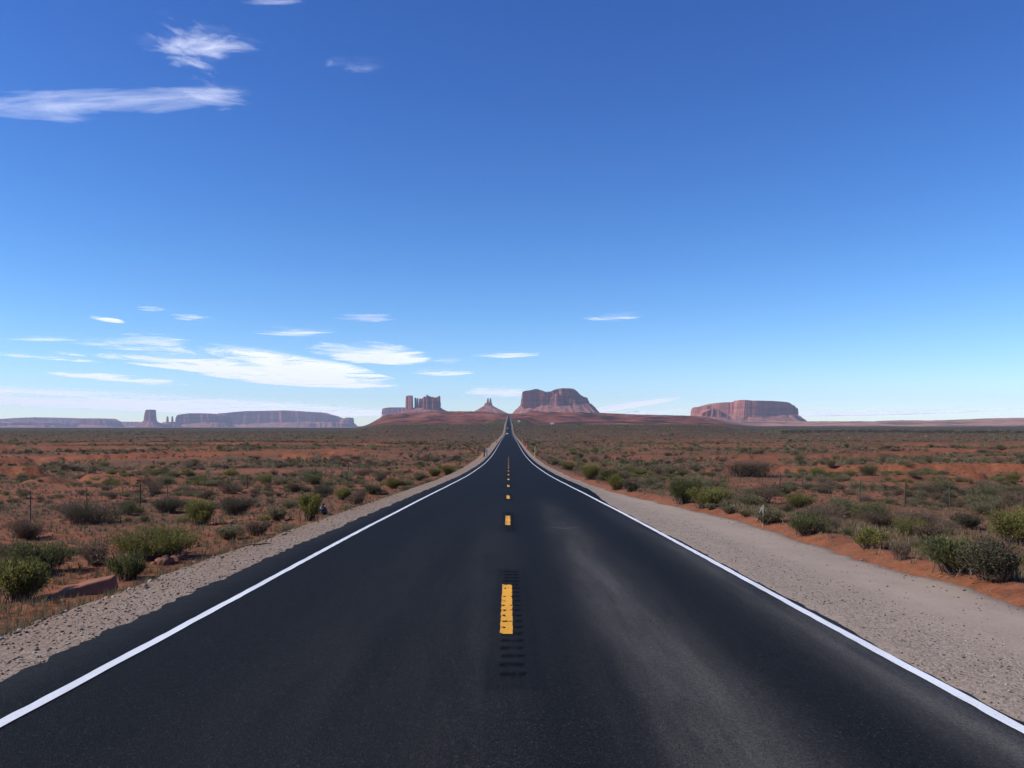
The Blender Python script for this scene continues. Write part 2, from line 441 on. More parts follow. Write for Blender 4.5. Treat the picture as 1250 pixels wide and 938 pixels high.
# ------------------------------------------------------------------ road
DASH0, PERIOD, DLEN = 8.35, 12.2, 3.06
def seal_groove_shade(x, y):
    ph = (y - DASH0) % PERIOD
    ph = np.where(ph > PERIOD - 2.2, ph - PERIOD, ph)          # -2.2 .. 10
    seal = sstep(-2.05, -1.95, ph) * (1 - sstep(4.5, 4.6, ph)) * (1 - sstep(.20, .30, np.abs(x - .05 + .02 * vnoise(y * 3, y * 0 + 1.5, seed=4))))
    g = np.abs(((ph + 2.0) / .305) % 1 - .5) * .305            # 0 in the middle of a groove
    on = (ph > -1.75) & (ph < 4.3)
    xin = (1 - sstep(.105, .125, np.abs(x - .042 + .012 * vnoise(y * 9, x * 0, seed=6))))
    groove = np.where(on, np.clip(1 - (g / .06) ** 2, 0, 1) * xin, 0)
    edge = np.where(on, (1 - sstep(.07, .115, g + .035 * vnoise(x * 22, y * 14, seed=10))) * sstep(.25, .55, vnoise(x * 26, y * 11, seed=9) * .4 + .45 + .45 * (np.abs(np.abs(x - .042) - .08) < .035)) * xin, 0)  # shade of the grooves put into the colour, broken up by noise
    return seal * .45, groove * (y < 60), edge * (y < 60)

def asph_edges(y):
    l = 4.34 + .08 * fbm(y * .9, y * 0 + 3, seed=61, oct=4) + .045 * vnoise(y * 4, y * 0, seed=62) + .025 * vnoise(y * 11, y * 0, seed=65)
    r = 3.69 + .63 * sstep(27, 44, y) + .06 * fbm(y * .8, y * 0 + 9, seed=63, oct=4) + .02 * vnoise(y * 4, y * 0 + 5, seed=64)
    return l, r

ROAD_END = 3300.
def row_ys(fine_to, fine, ratio, start, end):
    a = np.arange(start, fine_to, fine); b = [a[-1]]
    st = fine
    while b[-1] < end:
        st *= ratio; b.append(b[-1] + min(st, 25.))
    return np.concatenate([a, np.array(b[1:])])

def build_road():
    ys = row_ys(24., .028, 1.012, -12., ROAD_END)
    core = np.concatenate([np.linspace(-.42, -.10, 9), np.arange(-.085, .205, .015), np.linspace(.22, .50, 9)])
    l, r = asph_edges(ys)
    cols = []
    for k in np.linspace(1, 0, 9)[:-1]: cols.append(-(.42 + (l - .42) * k))
    for c in core: cols.append(np.full_like(ys, c))
    for k in np.linspace(0, 1, 9)[1:]: cols.append(.50 + (r - .50) * k)
    X = np.stack(cols, 1); Y = np.repeat(ys[:, None], X.shape[1], 1)
    zc = zroad(ys)[:, None]
    crown = -.0035 * np.abs(X)
    seal, gr, ed = seal_groove_shade(X, Y)
    Z = zc + crown - .011 * gr + .012 * fbm(X / 1.3, Y / 5, seed=71, oct=2)
    # skirts down both edges
    X = np.concatenate([X[:, :1] - .06, X, X[:, -1:] + .05], 1); Y = np.concatenate([Y[:, :1], Y, Y[:, -1:]], 1)
    Z = np.concatenate([Z[:, :1] - .16, Z, Z[:, -1:] - .16], 1)
    seal_and_shade = np.clip(np.maximum(seal, np.maximum(gr * .6, ed)), 0, 1); seal_and_shade = np.concatenate([seal_and_shade[:, :1], seal_and_shade, seal_and_shade[:, -1:]], 1)  # dark seal patch, plus the shade painted into the rumble grooves
    n, w = X.shape
    idx = np.arange(n * w).reshape(n, w)
    f = np.stack([idx[:-1, :-1], idx[:-1, 1:], idx[1:, 1:], idx[1:, :-1]], -1).reshape(-1, 4)
    road = mesh_obj('road', np.stack([X, Y, Z], -1).reshape(-1, 3), f, M['asphalt'], smooth=True, attrs={'seal_and_shade': seal_and_shade.ravel()})
    tag(road, kind='structure')
    def surf(x, y, lift):
        s_, g_, e_ = seal_groove_shade(x, y)
        return zroad(y) - .0035 * np.abs(x) - .011 * g_ + .012 * fbm(x / 1.3, y / 5, seed=71, oct=2) + lift
    # solid white edge lines
    for c, w_ in ((-3.61, .105), (3.58, .105)):
        yy = row_ys(24., .06, 1.02, -12., ROAD_END)
        jl = .006 * vnoise(yy * 5, yy * 0, seed=81); jr = .006 * vnoise(yy * 5, yy * 0 + 7, seed=82)
        xs = np.stack([c - w_ / 2 + jl, np.full_like(yy, c), c + w_ / 2 + jr], 1)
        y2 = np.repeat(yy[:, None], 3, 1)
        z2 = surf(xs, y2, 0) + (.006 + .00009 * np.clip(y2, 0, 3000))
        idx = np.arange(len(yy) * 3).reshape(-1, 3)
        f = np.stack([idx[:-1, :-1], idx[:-1, 1:], idx[1:, 1:], idx[1:, :-1]], -1).reshape(-1, 4)
        e = mesh_obj('edge_line', np.stack([xs, y2, z2], -1).reshape(-1, 3), f, M['white'], parent=road, smooth=True)
        tag(e, 'solid white edge line along the left of the road' if c < 0 else 'solid white edge line beside the wide gravel pull-out')
    # broken yellow centre line: each dash a part
    for k in range(0, 13):
        y_ = DASH0 + PERIOD * k
        st = .02 if k < 2 else .3
        yy = np.linspace(y_, y_ + DLEN, max(4, int(DLEN / st)))
        nx = 11 if k < 2 else 3
        xs = np.repeat(np.linspace(-.092, .044, nx)[None, :], len(yy), 0)
        xs = xs + (.004 * vnoise(yy * 12, yy * 0, seed=90 + k))[:, None]
        y2 = np.repeat(yy[:, None], nx, 1)
        z2 = surf(xs, y2, .004 + .00009 * y_)
        idx = np.arange(len(yy) * nx).reshape(-1, nx)
        f = np.stack([idx[:-1, :-1], idx[:-1, 1:], idx[1:, 1:], idx[1:, :-1]], -1).reshape(-1, 4)
        if k < 2:                                             # paint missing where the rumble grooves are milled
            fx = xs[:-1, :-1].ravel() + .006; fy = y2[:-1, :-1].ravel() + .01
            _, g_, e_ = seal_groove_shade(fx, fy)
            keep = ~((g_ > .45) & (vnoise(fx * 40, fy * 25, seed=77) * .7 + .8 * np.exp(-((fx + .052) / .018) ** 2) + .5 * np.exp(-((fx - .035) / .012) ** 2) > .55))
            f = f[keep]
        mesh_obj('centre_dash', np.stack([xs, y2, z2], -1).reshape(-1, 3), f, M['yellow'], parent=road, smooth=True)
    pts = [(1.02, 20.1), (1.18, 19.8), (1.36, 19.65), (1.58, 19.75), (1.84, 20.2)]
    V = []
    for i, (x_, y_) in enumerate(pts):
        w_ = (.01, .05, .07, .04, .01)[i]
        for k in (-1, 1):
            V.append((x_, y_ + k * w_ * 1.6, float(surf(np.array([x_]), np.array([y_ + k * w_ * 1.6]), .005)[0])))
    mesh_obj('scuff_mark', V, [(2 * i, 2 * i + 2, 2 * i + 3, 2 * i + 1) for i in range(4)], M['dust'], parent=road)
    return road
build_road()

# gravel shoulders ---------------------------------------------------
def build_shoulder(side):
    ys = row_ys(40., .09, 1.02, -12., ROAD_END)
    l, r = asph_edges(ys)
    if side < 0:
        prof = [(0, -.045, None)]
        e = l
        stops = [-.12, .1, .3, .5, .7, .9, 1.1, 1.3, 1.5, 1.8, 2.2, 2.7, 3.3]
        zz = [-.075, -.075, -.075, -.085, -.095, -.11, -.13, -.155, -.19, -.30, -.50, -.72, -1.05]
        X = -np.stack([e + s for s in stops], 1); Zo = np.repeat(np.array(zz)[None], len(ys), 0)
        jit = .10 * fbm(ys[:, None] * .8, X * .8, seed=101, oct=3)
        X = X + jit * np.linspace(0, 1, len(stops))
        coarse = np.repeat(np.array([.75, .9, 1, 1, 1, 1, 1, .9, .9, .8, .8, .8, .8])[None], len(ys), 0)
        dirt = np.repeat(np.array([.25, .25, .3, .38, .46, .56, .66, .76, .85, .95, .95, 1., 1.])[None], len(ys), 0)
    else:
        W = WR(ys)
        q = np.concatenate([np.linspace(0, 1, 15), ])
        X = (r - .10)[:, None] + (W - r + .10)[:, None] * q[None]
        X = np.concatenate([X, X[:, -1:] + .25], 1)
        Zo = np.interp(q, [0, .04, .3, 1], [-.07, -.055, -.065, -.10]); Zo = np.concatenate([Zo, [-.32]])
        Zo = np.repeat(Zo[None], len(ys), 0)
        c = np.interp(q, [0, .03, .10, .35, .55, .85, 1], [.15, .3, .78, .72, .25, .05, .4]); c = np.concatenate([c, [.4]])
        coarse = np.repeat(c[None], len(ys), 0) + .6 * sstep(30, 50, ys)[:, None]
        dirt = np.concatenate([np.interp(q, [0, .8, 1], [0, 0, .25]), [.6]]); dirt = np.repeat(dirt[None], len(ys), 0)
    Y = np.repeat(ys[:, None], X.shape[1], 1)
    Z = zroad(ys)[:, None] - .0155 + Zo + .014 * fbm(X * 1.1, Y * .9, seed=111, oct=4) + .006 * vnoise(X * 7, Y * 7, seed=112)
    n, w = X.shape; idx = np.arange(n * w).reshape(n, w)
    f = np.stack([idx[:-1, :-1], idx[:-1, 1:], idx[1:, 1:], idx[1:, :-1]], -1).reshape(-1, 4)
    if side < 0: f = f[:, ::-1]
    o = mesh_obj('gravel_shoulder', np.stack([X, Y, Z], -1).reshape(-1, 3), f, M['gravel'], smooth=True,
                 attrs={'coarse': np.clip(coarse, 0, 1).ravel(), 'dirt': dirt.ravel()})
    tag(o, kind='structure')
    return X, Y, Z
from mathutils.bvhtree import BVHTree
SH = {}
for sd in (-1, 1): SH[sd] = build_shoulder(sd)

def shoulder_z(x, y):
    """height of the loose surface beside the asphalt"""
    sd = -1 if x < 0 else 1
    X, Y, Z = SH[sd]
    i = int(np.clip(np.searchsorted(Y[:, 0], y), 0, len(Y) - 1))
    row = X[i] if sd > 0 else -X[i]
    zs = float(np.interp(abs(x), row, Z[i], right=-99))
    return max(zs, float(zterr(x, y)))

# loose stones: nobody could count them
def build_stones():
    ico = np.array([[0, 0, 1], [.894, 0, .447], [.276, .851, .447], [-.724, .526, .447], [-.724, -.526, .447], [.276, -.851, .447],
                    [.724, .526, -.447], [-.276, .851, -.447], [-.894, 0, -.447], [-.276, -.851, -.447], [.724, -.526, -.447], [0, 0, -1]])
    icf = np.array([[0, 1, 2], [0, 2, 3], [0, 3, 4], [0, 4, 5], [0, 5, 1], [1, 6, 2], [2, 7, 3], [3, 8, 4], [4, 9, 5], [5, 10, 1], [2, 6, 7], [3, 7, 8], [4, 8, 9], [5, 9, 10], [1, 10, 6], [6, 11, 7], [7, 11, 8], [8, 11, 9], [9, 11, 10], [10, 11, 6]])
    P, S = [], []
    g = np.random.default_rng(3)
    def sc(n, sd, ymin, ymax, a, b, smin, smax, pw=2.2):
        y = ymin * (ymax / ymin) ** g.random(n)
        l, r = asph_edges(y)
        x = (l if sd < 0 else r) + a + (b - a) * g.random(n)
        P.extend(zip(x * sd, y)); S.extend(smin + (smax - smin) * g.random(n) ** pw)
    sc(9000, -1, 4.5, 38, -.06, 1.8, .005, .024, 3.2)
    sc(2200, -1, 4.5, 45, 1.2, 3.2, .008, .058, 4.2)
    sc(6500, 1, 4.0, 34, .02, 1.5, .004, .016, 3.)
    sc(1500, 1, 4.0, 34, .3, 3.0, .004, .018, 3.)
    n_dark = len(P)
    sc(4200, -1, 4.5, 30, -.16, .10, .004, .017, 2.2)
    n_dark = (n_dark, len(P))
    sc(350, 1, 4.0, 34, 2.5, 3.3, .006, .026)
    V, Fc, A = [], [], []
    off = 0
    PA = np.array(P); ZA = np.empty(len(PA))
    for sd in (-1, 1):
        X, Y, Z = SH[sd]; q = np.sign(PA[:, 0]) == sd
        i = np.clip(np.searchsorted(Y[:, 0], PA[q, 1]), 0, len(Y) - 1)
        xa = np.abs(X)[i]; t = np.abs(PA[q, 0])
        j = np.clip((xa < t[:, None]).sum(1), 1, xa.shape[1] - 1); r_ = np.arange(len(t))
        w_ = (t - xa[r_, j - 1]) / (xa[r_, j] - xa[r_, j - 1])
        zs = Z[i][r_, j - 1] * (1 - w_) + Z[i][r_, j] * w_
        ZA[q] = np.maximum(np.where(w_ > 1, -99, zs), zterr(PA[q, 0], PA[q, 1]))
    for q_, ((x, y), s, z_) in enumerate(zip(P, S, ZA)):
        v = ico * (1 + .35 * g.standard_normal((12, 1)).clip(-1, 1)) * np.array([1, .6 + .5 * g.random(), .45 + .35 * g.random()]) * s
        a = g.random() * 6.28; c_, s_ = math.cos(a), math.sin(a)
        v = np.stack([v[:, 0] * c_ - v[:, 1] * s_, v[:, 0] * s_ + v[:, 1] * c_, v[:, 2]], 1)
        V.append(v + (x, y, z_ + s * .18)); Fc.append(icf + off); off += 12
        A.append(np.full(12, g.random() * (.10 if n_dark[0] <= q_ < n_dark[1] else 1)))
    o = mesh_obj('gravel', np.concatenate(V), np.concatenate(Fc), M['stone'], attrs={'lr': np.concatenate(A)})
    tag(o, kind='stuff')
build_stones()

# ------------------------------------------------------------------ shrubs
KINDS = {   # leaf material, leaf length/width (share of the shrub's width), how upright the shoots stand, openness, stem share
    'sagebrush':   dict(m='sage',   ll=.050, lw=.014, up=.75, jit=.55, nst=90),
    'rabbitbrush': dict(m='rabbit', ll=.062, lw=.012, up=1.05, jit=.40, nst=110),
    'dry_shrub':   dict(m='dry',    ll=.075, lw=.006, up=.85, jit=.50, nst=150),
    'greasewood':  dict(m='dark',   ll=.048, lw=.013, up=.70, jit=.65, nst=90),
    'ephedra':     dict(m='broom',  ll=.095, lw=.0075, up=1.0, jit=.30, nst=130),
}
def shrub_arrays(kind, seed, nleaf, grow=1.0, nstem=None, tri=False, lobes=None):
    """unit shrub: about 1 wide, 1 high. -> leaf verts, faces, lr ; stem verts, faces"""
    K = KINDS[kind]; g = np.random.default_rng(seed)
    nl = lobes or 7 + g.integers(0, 5)
    # lobes give the crown an uneven outline
    la = g.random(nl) * 6.283; lrad = .05 + .30 * np.sqrt(g.random(nl))
    lobe = np.stack([lrad * np.cos(la), lrad * np.sin(la), .42 + .33 * g.random(nl) - lrad * .5], 1)
    lsz = (.16 + .14 * g.random(nl)) * (1 if lobes is None else min(1, (9 / lobes) ** .4))
    nsh = max(6, nleaf // 9)
    which = g.integers(0, nl, nsh)
    dirs = g.standard_normal((nsh, 3)); dirs[:, 2] = np.abs(dirs[:, 2]) * K['up'] + .15 * dirs[:, 2]
    dirs /= np.linalg.norm(dirs, axis=1)[:, None]
    tip = lobe[which] + dirs * (lsz[which] * (.75 + .45 * g.random(nsh)))[:, None] * np.array([1, 1, 1.15])
    tip[:, 2] = np.maximum(tip[:, 2], .06 + .1 * g.random(nsh))
    base = np.stack([.10 * g.standard_normal(nsh), .10 * g.standard_normal(nsh), np.full(nsh, -.03)], 1)
    base[:, :2] += tip[:, :2] * .25
    si = g.integers(0, nsh, nleaf)
    s = 1 - .62 * g.random(nleaf) ** 1.5
    ctrl = base * .5 + tip * .5; ctrl[:, 2] += .0; ctrl[:, :2] *= .85
    b, c, t = base[si], ctrl[si], tip[si]
    s_ = s[:, None]
    pos = (1 - s_) ** 2 * b + 2 * s_ * (1 - s_) * c + s_ ** 2 * t
    tan = (t - b); tan /= np.linalg.norm(tan, axis=1)[:, None]
    d = tan + K['jit'] * g.standard_normal((nleaf, 3)); d[:, 2] += .25 * K['up']
    d /= np.linalg.norm(d, axis=1)[:, None]
    pos = pos + .018 * g.standard_normal((nleaf, 3)) * grow
    side = np.cross(d, g.standard_normal((nleaf, 3))); side /= np.linalg.norm(side, axis=1)[:, None]
    L = (K['ll'] * grow * (.6 + .8 * g.random(nleaf)))[:, None]; Wd = (K['lw'] * grow * (.7 + .6 * g.random(nleaf)))[:, None]
    p0 = pos; p2 = pos + d * L; pm = pos + d * L * .5
    lr = np.clip(.5 + .22 * g.standard_normal(nleaf) + .12 * (which[si] % 3 - 1), 0, 1)
    if tri:
        V = np.stack([p0 - side * Wd, p0 + side * Wd, p2], 1).reshape(-1, 3)
        Fc = np.arange(nleaf * 3).reshape(-1, 3); lrv = np.repeat(lr, 3)
    else:
        V = np.stack([p0, pm - side * Wd, p2, pm + side * Wd], 1).reshape(-1, 3)
        Fc = np.arange(nleaf * 4).reshape(-1, 4); lrv = np.repeat(lr, 4)
    V[:, 2] = np.maximum(V[:, 2], -.02)
    ns = K['nst'] if nstem is None else nstem
    SV, SF = [], []
    for k in range(min(ns, nsh)):
        pts = [base[k], .25 * base[k] + .5 * ctrl[k] + .25 * tip[k], tip[k]]
        w = [.010 * min(1, grow), .007 * min(1, grow), .002 * min(1, grow)]
        sd = np.cross(tip[k] - base[k], g.standard_normal(3)); sd /= np.linalg.norm(sd) + 1e-9
        o = len(SV)
        for p_, w_ in zip(pts, w): SV += [p_ - sd * w_, p_ + sd * w_]
        SF += [(o, o + 1, o + 3, o + 2), (o + 2, o + 3, o + 5, o + 4)]
    return V, Fc, lrv, (np.array(SV) if SV else np.zeros((0, 3))), (np.array(SF) if SF else np.zeros((0, 4), int))

MID = {}
for kn, K in KINDS.items():
    MID[kn] = []
    for v in range(4):
        V, Fc, lr, SV, SF = shrub_arrays(kn, 700 + 31 * v + len(kn), 5200, .62, 110, lobes=14)
        me = mesh_obj(kn, np.concatenate([V, SV]), np.concatenate([Fc, SF + len(V)]), [M[K['m']], M['stem']],
                      mat_idx=[0] * len(Fc) + [1] * len(SF), attrs={'lr': np.concatenate([lr, np.full(len(SV), .5)])}, link=False)
        MID[kn].append(me.data); bpy.data.objects.remove(me)

S_, B_, C_, D_, E_ = 'sagebrush', 'rabbitbrush', 'dry_shrub', 'greasewood', 'ephedra'
# the shrubs one can point at: photo column, row of the base, width and height in photo pixels, kind, label
NAMED = [
 (12, 738, 66, 56, B_, 'grey-green shrub at the left rim beside the gravel bank, nearest of all shrubs'),
 (38, 704, 70, 44, E_, 'dark green shrub just behind the nearest grey-green shrub at the left rim'),
 (151, 711, 45, 38, E_, 'small bright green shrub between the flat sandstone slab and the heap of red rocks'),
 (176, 686, 108, 46, B_, 'broad olive green shrub right behind the heap of red rocks'),
 (22, 660, 54, 28, C_, 'rounded purplish brown shrub at the left rim behind the dark green shrub'),
 (112, 692, 40, 30, C_, 'straw brown dry shrub left of the broad olive shrub'),
 (98, 642, 92, 38, D_, 'wide dark shrub thicket around the nearest left fence post'),
 (200, 627, 50, 24, D_, 'dark shrub left of the yellow-green bush by the left fence'),
 (243, 643, 38, 34, B_, 'bright yellow-green bush before the left fence, dark shrubs at both sides'),
 (282, 630, 52, 28, D_, 'dark grey-green shrub just right of the bright yellow-green bush'),
 (278, 659, 34, 18, S_, 'low olive shrub at the top of the left gravel bank, below the brown brush'),
 (311, 655, 30, 22, C_, 'brown brush beside the low olive shrub at the left gravel bank'),
 (336, 636, 24, 19, S_, 'pale tan-green shrub between the brown brush and the black bag'),
 (379, 637, 30, 37, B_, 'tall yellow-green bush with the black bag at its foot'),
 (417, 611, 23, 18, B_, 'round yellow-green bush at the left gravel edge beyond the black bag'),
 (434, 616, 22, 17, C_, 'brown brush touching the round yellow-green bush beyond the black bag'),
 (455, 604, 24, 16, S_, 'grey-green shrub at the left gravel edge next after the brown brush beyond the bag'),
 (480, 597, 26, 15, B_, 'olive shrub at the left gravel edge midway to the signpost'),
 (512, 587, 22, 13, S_, 'grey-green shrub third before the brown roadside post'),
 (548, 580, 26, 15, B_, 'yellow-green bush by the left road edge just before the brown roadside post'),
 (530, 582, 20, 12, B_, 'smaller olive bush before the yellow-green bush near the brown roadside post'),
 (694, 574, 20, 12, B_, 'low bright yellow bush at the right road edge beyond the tall green clump'),
 (722, 586, 30, 22, B_, 'tall pale green bush at the head of the roadside clump where the pull-out begins'),
 (746, 589, 28, 18, E_, 'dark green shrub behind the pale green bush in the roadside clump'),
 (742, 603, 23, 20, B_, 'small green bush at the gravel edge, nearest of the roadside clump'),
 (771, 601, 24, 14, D_, 'dark shrub right of the roadside clump'),
 (819, 622, 36, 34, E_, 'tall green shrub left in the pair beside the middle of the pull-out'),
 (853, 624, 38, 29, B_, 'yellow-green bush right in the pair beside the middle of the pull-out'),
 (849, 630, 18, 10, S_, 'small grey shrub at the foot of the yellow-green bush of the pair'),
 (876, 634, 22, 14, S_, 'grey-green shrub on the red berm right of the yellow-green bush of the pair'),
 (896, 638, 18, 11, S_, 'little yellowish shrub on the berm just left of the thin pale stake'),
 (936, 642, 44, 24, S_, 'grey shrub right behind the thin pale stake'),
 (922, 583, 95, 25, D_, 'long olive brown thicket in the red flats beyond the right fence'),
 (1016, 572, 19, 11, S_, 'grey-green shrub between the long thicket and the round dark green bush'),
 (1064, 581, 34, 17, E_, 'round dark green bush alone on bare red soil beyond the right fence'),
 (1108, 572, 20, 11, S_, 'grey-green shrub just right of the round dark green bush'),
 (978, 621, 40, 19, B_, 'pale green shrub behind the grey shrub, this side of the right fence'),
 (1034, 633, 48, 27, S_, 'wide grey-green shrub mid-right before the fence, beside brown brush'),
 (977, 658, 46, 27, E_, 'green shrub on the red berm right of the thin pale stake'),
 (1066, 671, 38, 27, B_, 'pale yellow-green bush at the berm with a bare twiggy bush on its right'),
 (1096, 686, 24, 28, C_, 'bare twiggy bush at the gravel edge between two green shrubs'),
 (1172, 705, 76, 50, E_, 'large deep green shrub at the gravel edge, biggest on the right side'),
 (1232, 711, 78, 52, D_, 'dark grey shrub at the right rim against the large deep green shrub'),
 (1250, 666, 58, 48, B_, 'yellow-green bush at the right rim behind the dark grey shrub'),
 (1184, 647, 40, 23, D_, 'dark shrub beneath the right fence post next to the right rim'),
 (1086, 645, 60, 24, C_, 'long brown brush behind the pale yellow-green bush'),
 (1134, 646, 50, 25, C_, 'brown brush between the long brush and the dark shrub under the fence post'),
 (1140, 668, 38, 30, C_, 'dry tan brush just above the large deep green shrub'),
 (1203, 717, 34, 20, C_, 'low dead bush at the foot of the large deep green shrub'),
]
occ = []
def place_named():
    for i, (px, py, w, h, kn, label) in enumerate(NAMED):
        x, y, z = pix2ground(px, py)
        if x > 0 and x < WR(np.array([y]))[0] + .25: x = float(WR(np.array([y]))[0]) + .3
        W = w / F * y * 1.12; H = h / F * y * 1.06
        z = float(zterr(x, y))
        root = empty(kn, (x, y + .22 * W, z), random.random() * 6.28)
        tag(root, label, kn.replace('_', ' '))
        nleaf = int(np.clip(5200 * W * H / .7, 2200, 15000)); nlob = int(np.clip(9 * W, 7, 26))
        V_, F_, lr_, SV_, SF_ = shrub_arrays(kn, 3000 + i, nleaf, float(np.clip(1.05 / W, .28, 1.3)), int(np.clip(110 * W, 60, 320)), lobes=nlob)
        for nm, c in (('foliage', mesh_obj('foliage', V_, F_, M[KINDS[kn]['m']], attrs={'lr': lr_}, parent=root)),
                      ('stems', mesh_obj('stems', SV_, SF_, M['stem'], parent=root))):
            c.scale = (W, W * (.85 if w > 1.6 * h else 1.), H)
        if w > 1.9 * h: root.rotation_euler = (0, 0, random.uniform(-.3, .3) + (3.14 if i % 2 else 0))
        occ.append((px, py - h * .4, w * .42, h * .55))
place_named()
occ += [(104, 716, 60, 34), (210, 684, 42, 28), (100, 752, 60, 30), (921, 640, 10, 14), (394, 626, 12, 14)]   # keep the slab, the rocks, the stake and the bag clear

GROUPS = {
 S_: ('grey-green sagebrush scattered over the red flats', 'small grey-green sagebrush scattered over the red flats beside the road'),
 B_: ('yellow-green rabbitbrush scattered over the red flats', 'small yellow-green rabbitbrush scattered over the red flats beside the road'),
 C_: ('brown dry brush scattered over the red flats', 'small brown leafless brush scattered over the red flats beside the road'),
 D_: ('dark greasewood scattered over the red flats', 'small nearly black greasewood scattered over the red flats beside the road'),
 E_: ('green ephedra scattered over the red flats', 'small broom-like green ephedra scattered over the red flats beside the road'),
}
def scatter():
    g = np.random.default_rng(77)
    X, Y, Wd, Kd = [], [], [], []
    bands = [(11, 60, 1.25), (60, 150, 1.05), (150, 400, .42), (400, 1500, .05)]
    names = [S_, B_, C_, D_, E_]
    for y0, y1, dens in bands:
        A = .72 * (y1 ** 2 - y0 ** 2); n = int(A * dens)
        y = np.sqrt(y0 ** 2 + (y1 ** 2 - y0 ** 2) * g.random(n)); x = (g.random(n) * 2 - 1) * .74 * y - .004 * y
        edge = np.where(x < 0, 6.7, WR(y) + .3) + .6 * g.random(n)
        keep = np.abs(x) > edge
        # open red ground between the clumps, bare banks
        pn = fbm(x / 8, y / 13, seed=201, oct=3) * .6 + .6 * fbm(x / 40, y / 30, seed=202, oct=3)
        keep &= g.random(n) < np.clip(.60 + 1.9 * pn, .06, 1)
        keep &= g.random(n) > bank_mask(x, y) * 1.1
        keep &= g.random(n) > np.clip((fbm(x / 14, y / 9, seed=401, oct=4) - .02) * 5, 0, 1) * .6 * (y < 400)
        x, y = x[keep], y[keep]
        w = np.clip(np.exp(np.log(.64) + .46 * g.standard_normal(len(x))), .22, 2.2)
        w *= 1 + .35 * (y > 150) + .5 * (y > 400)
        q = g.random(len(x)) * .62 + .38 * (fbm(x / 25, y / 18, seed=205, oct=3) * 1.1 + .5)
        k = np.select([q < .30, q < .42, q < .62, q < .80], [3, 2, 0, 0], 1)
        k = np.where((k == 0) & (g.random(len(x)) < .22), 2, k)
        k = np.where((k == 1) & (g.random(len(x)) < .45), 4, k)
        X.append(x); Y.append(y); Wd.append(w); Kd.append(k)
    X, Y, Wd, Kd = map(np.concatenate, (X, Y, Wd, Kd))
    Z = zterr(X, Y)
    px = HX + F * X / Y; py = HY + F * (CAMZ - Z) / Y
    ok = np.ones(len(X), bool)
    for ox, oy, rx, ry in occ:
        ok &= ((px - ox) / rx) ** 2 + ((py - oy) / ry) ** 2 > 1
        ok &= ~((np.abs(px - ox) < rx * .9) & (py > oy) & (py < oy + ry * 1.9))
    X, Y, Z, Wd, Kd = X[ok], Y[ok], Z[ok], Wd[ok], Kd[ok]
    Hh = Wd * (.42 + .28 * g.random(len(X)))
    show = Wd / Y * (np.abs(X / Y) < .72)
    nob = 0
    for ki, kn in enumerate(names):
        idx = np.nonzero(Kd == ki)[0]
        idx = idx[np.argsort(-show[idx])]
        top, rest = idx[:280], idx[280:]
        grp, lab = GROUPS[kn]
        for j, i in enumerate(top):
            o = bpy.data.objects.new(kn, MID[kn][j % 4]); COL.objects.link(o)
            o.location = (X[i], Y[i], Z[i] - .01); o.rotation_euler = (0, 0, g.random() * 6.28); o.scale = (Wd[i], Wd[i] * (.8 + .4 * g.random()), Hh[i])
            tag(o, lab, kn.replace('_', ' '), grp)
        # the rest of the kind as one object
        protos = {}
        for lv, (nl, gr) in {-1: (1500, 1.0), 0: (190, 3.0), 1: (64, 4.6), 2: (16, 8.0)}.items():
            protos[lv] = [shrub_arrays(kn, 900 + 13 * v + lv, nl, gr, 0, tri=True) for v in range(5)]
        Vs, Fs, Ls = [], [], []; off = 0
        lv = np.where(Y[rest] < 40, -1, 0) * (Y[rest] < 95) + (Y[rest] >= 95) * np.where(Y[rest] < 95, 0, np.where(Y[rest] < 380, 1, 2))
        for l_ in (-1, 0, 1, 2):
            for v in range(5):
                sel = rest[(lv == l_) & (np.arange(len(rest)) % 5 == v)]
                if not len(sel): continue
                V, Fc, lr, _, _ = protos[l_][v]
                V = V.copy()
                if kn == C_: pass
                a = g.random(len(sel)) * 6.283; ca, sa = np.cos(a)[:, None], np.sin(a)[:, None]
                w = Wd[sel][:, None]
                vx = (V[None, :, 0] * ca - V[None, :, 1] * sa) * w + X[sel][:, None]
                vy = (V[None, :, 0] * sa + V[None, :, 1] * ca) * w + Y[sel][:, None]
                vz = V[None, :, 2] * Hh[sel][:, None] + Z[sel][:, None]
                Vs.append(np.stack([vx, vy, vz], -1).reshape(-1, 3))
                Fs.append((Fc[None] + (np.arange(len(sel)) * len(V))[:, None, None] + off).reshape(-1, 3))
                Ls.append((np.clip(.55 * lr[None] + .45 * g.random(len(sel))[:, None], 0, 1)).ravel())
                off += len(sel) * len(V)
        o = mesh_obj('distant_' + kn, np.concatenate(Vs), np.concatenate(Fs), M[KINDS[kn]['m']], attrs={'lr': np.concatenate(Ls)})
        tag(o, kind='stuff')
        nob += len(rest)
    print('scatter', len(X), 'stuff', nob)
scatter()

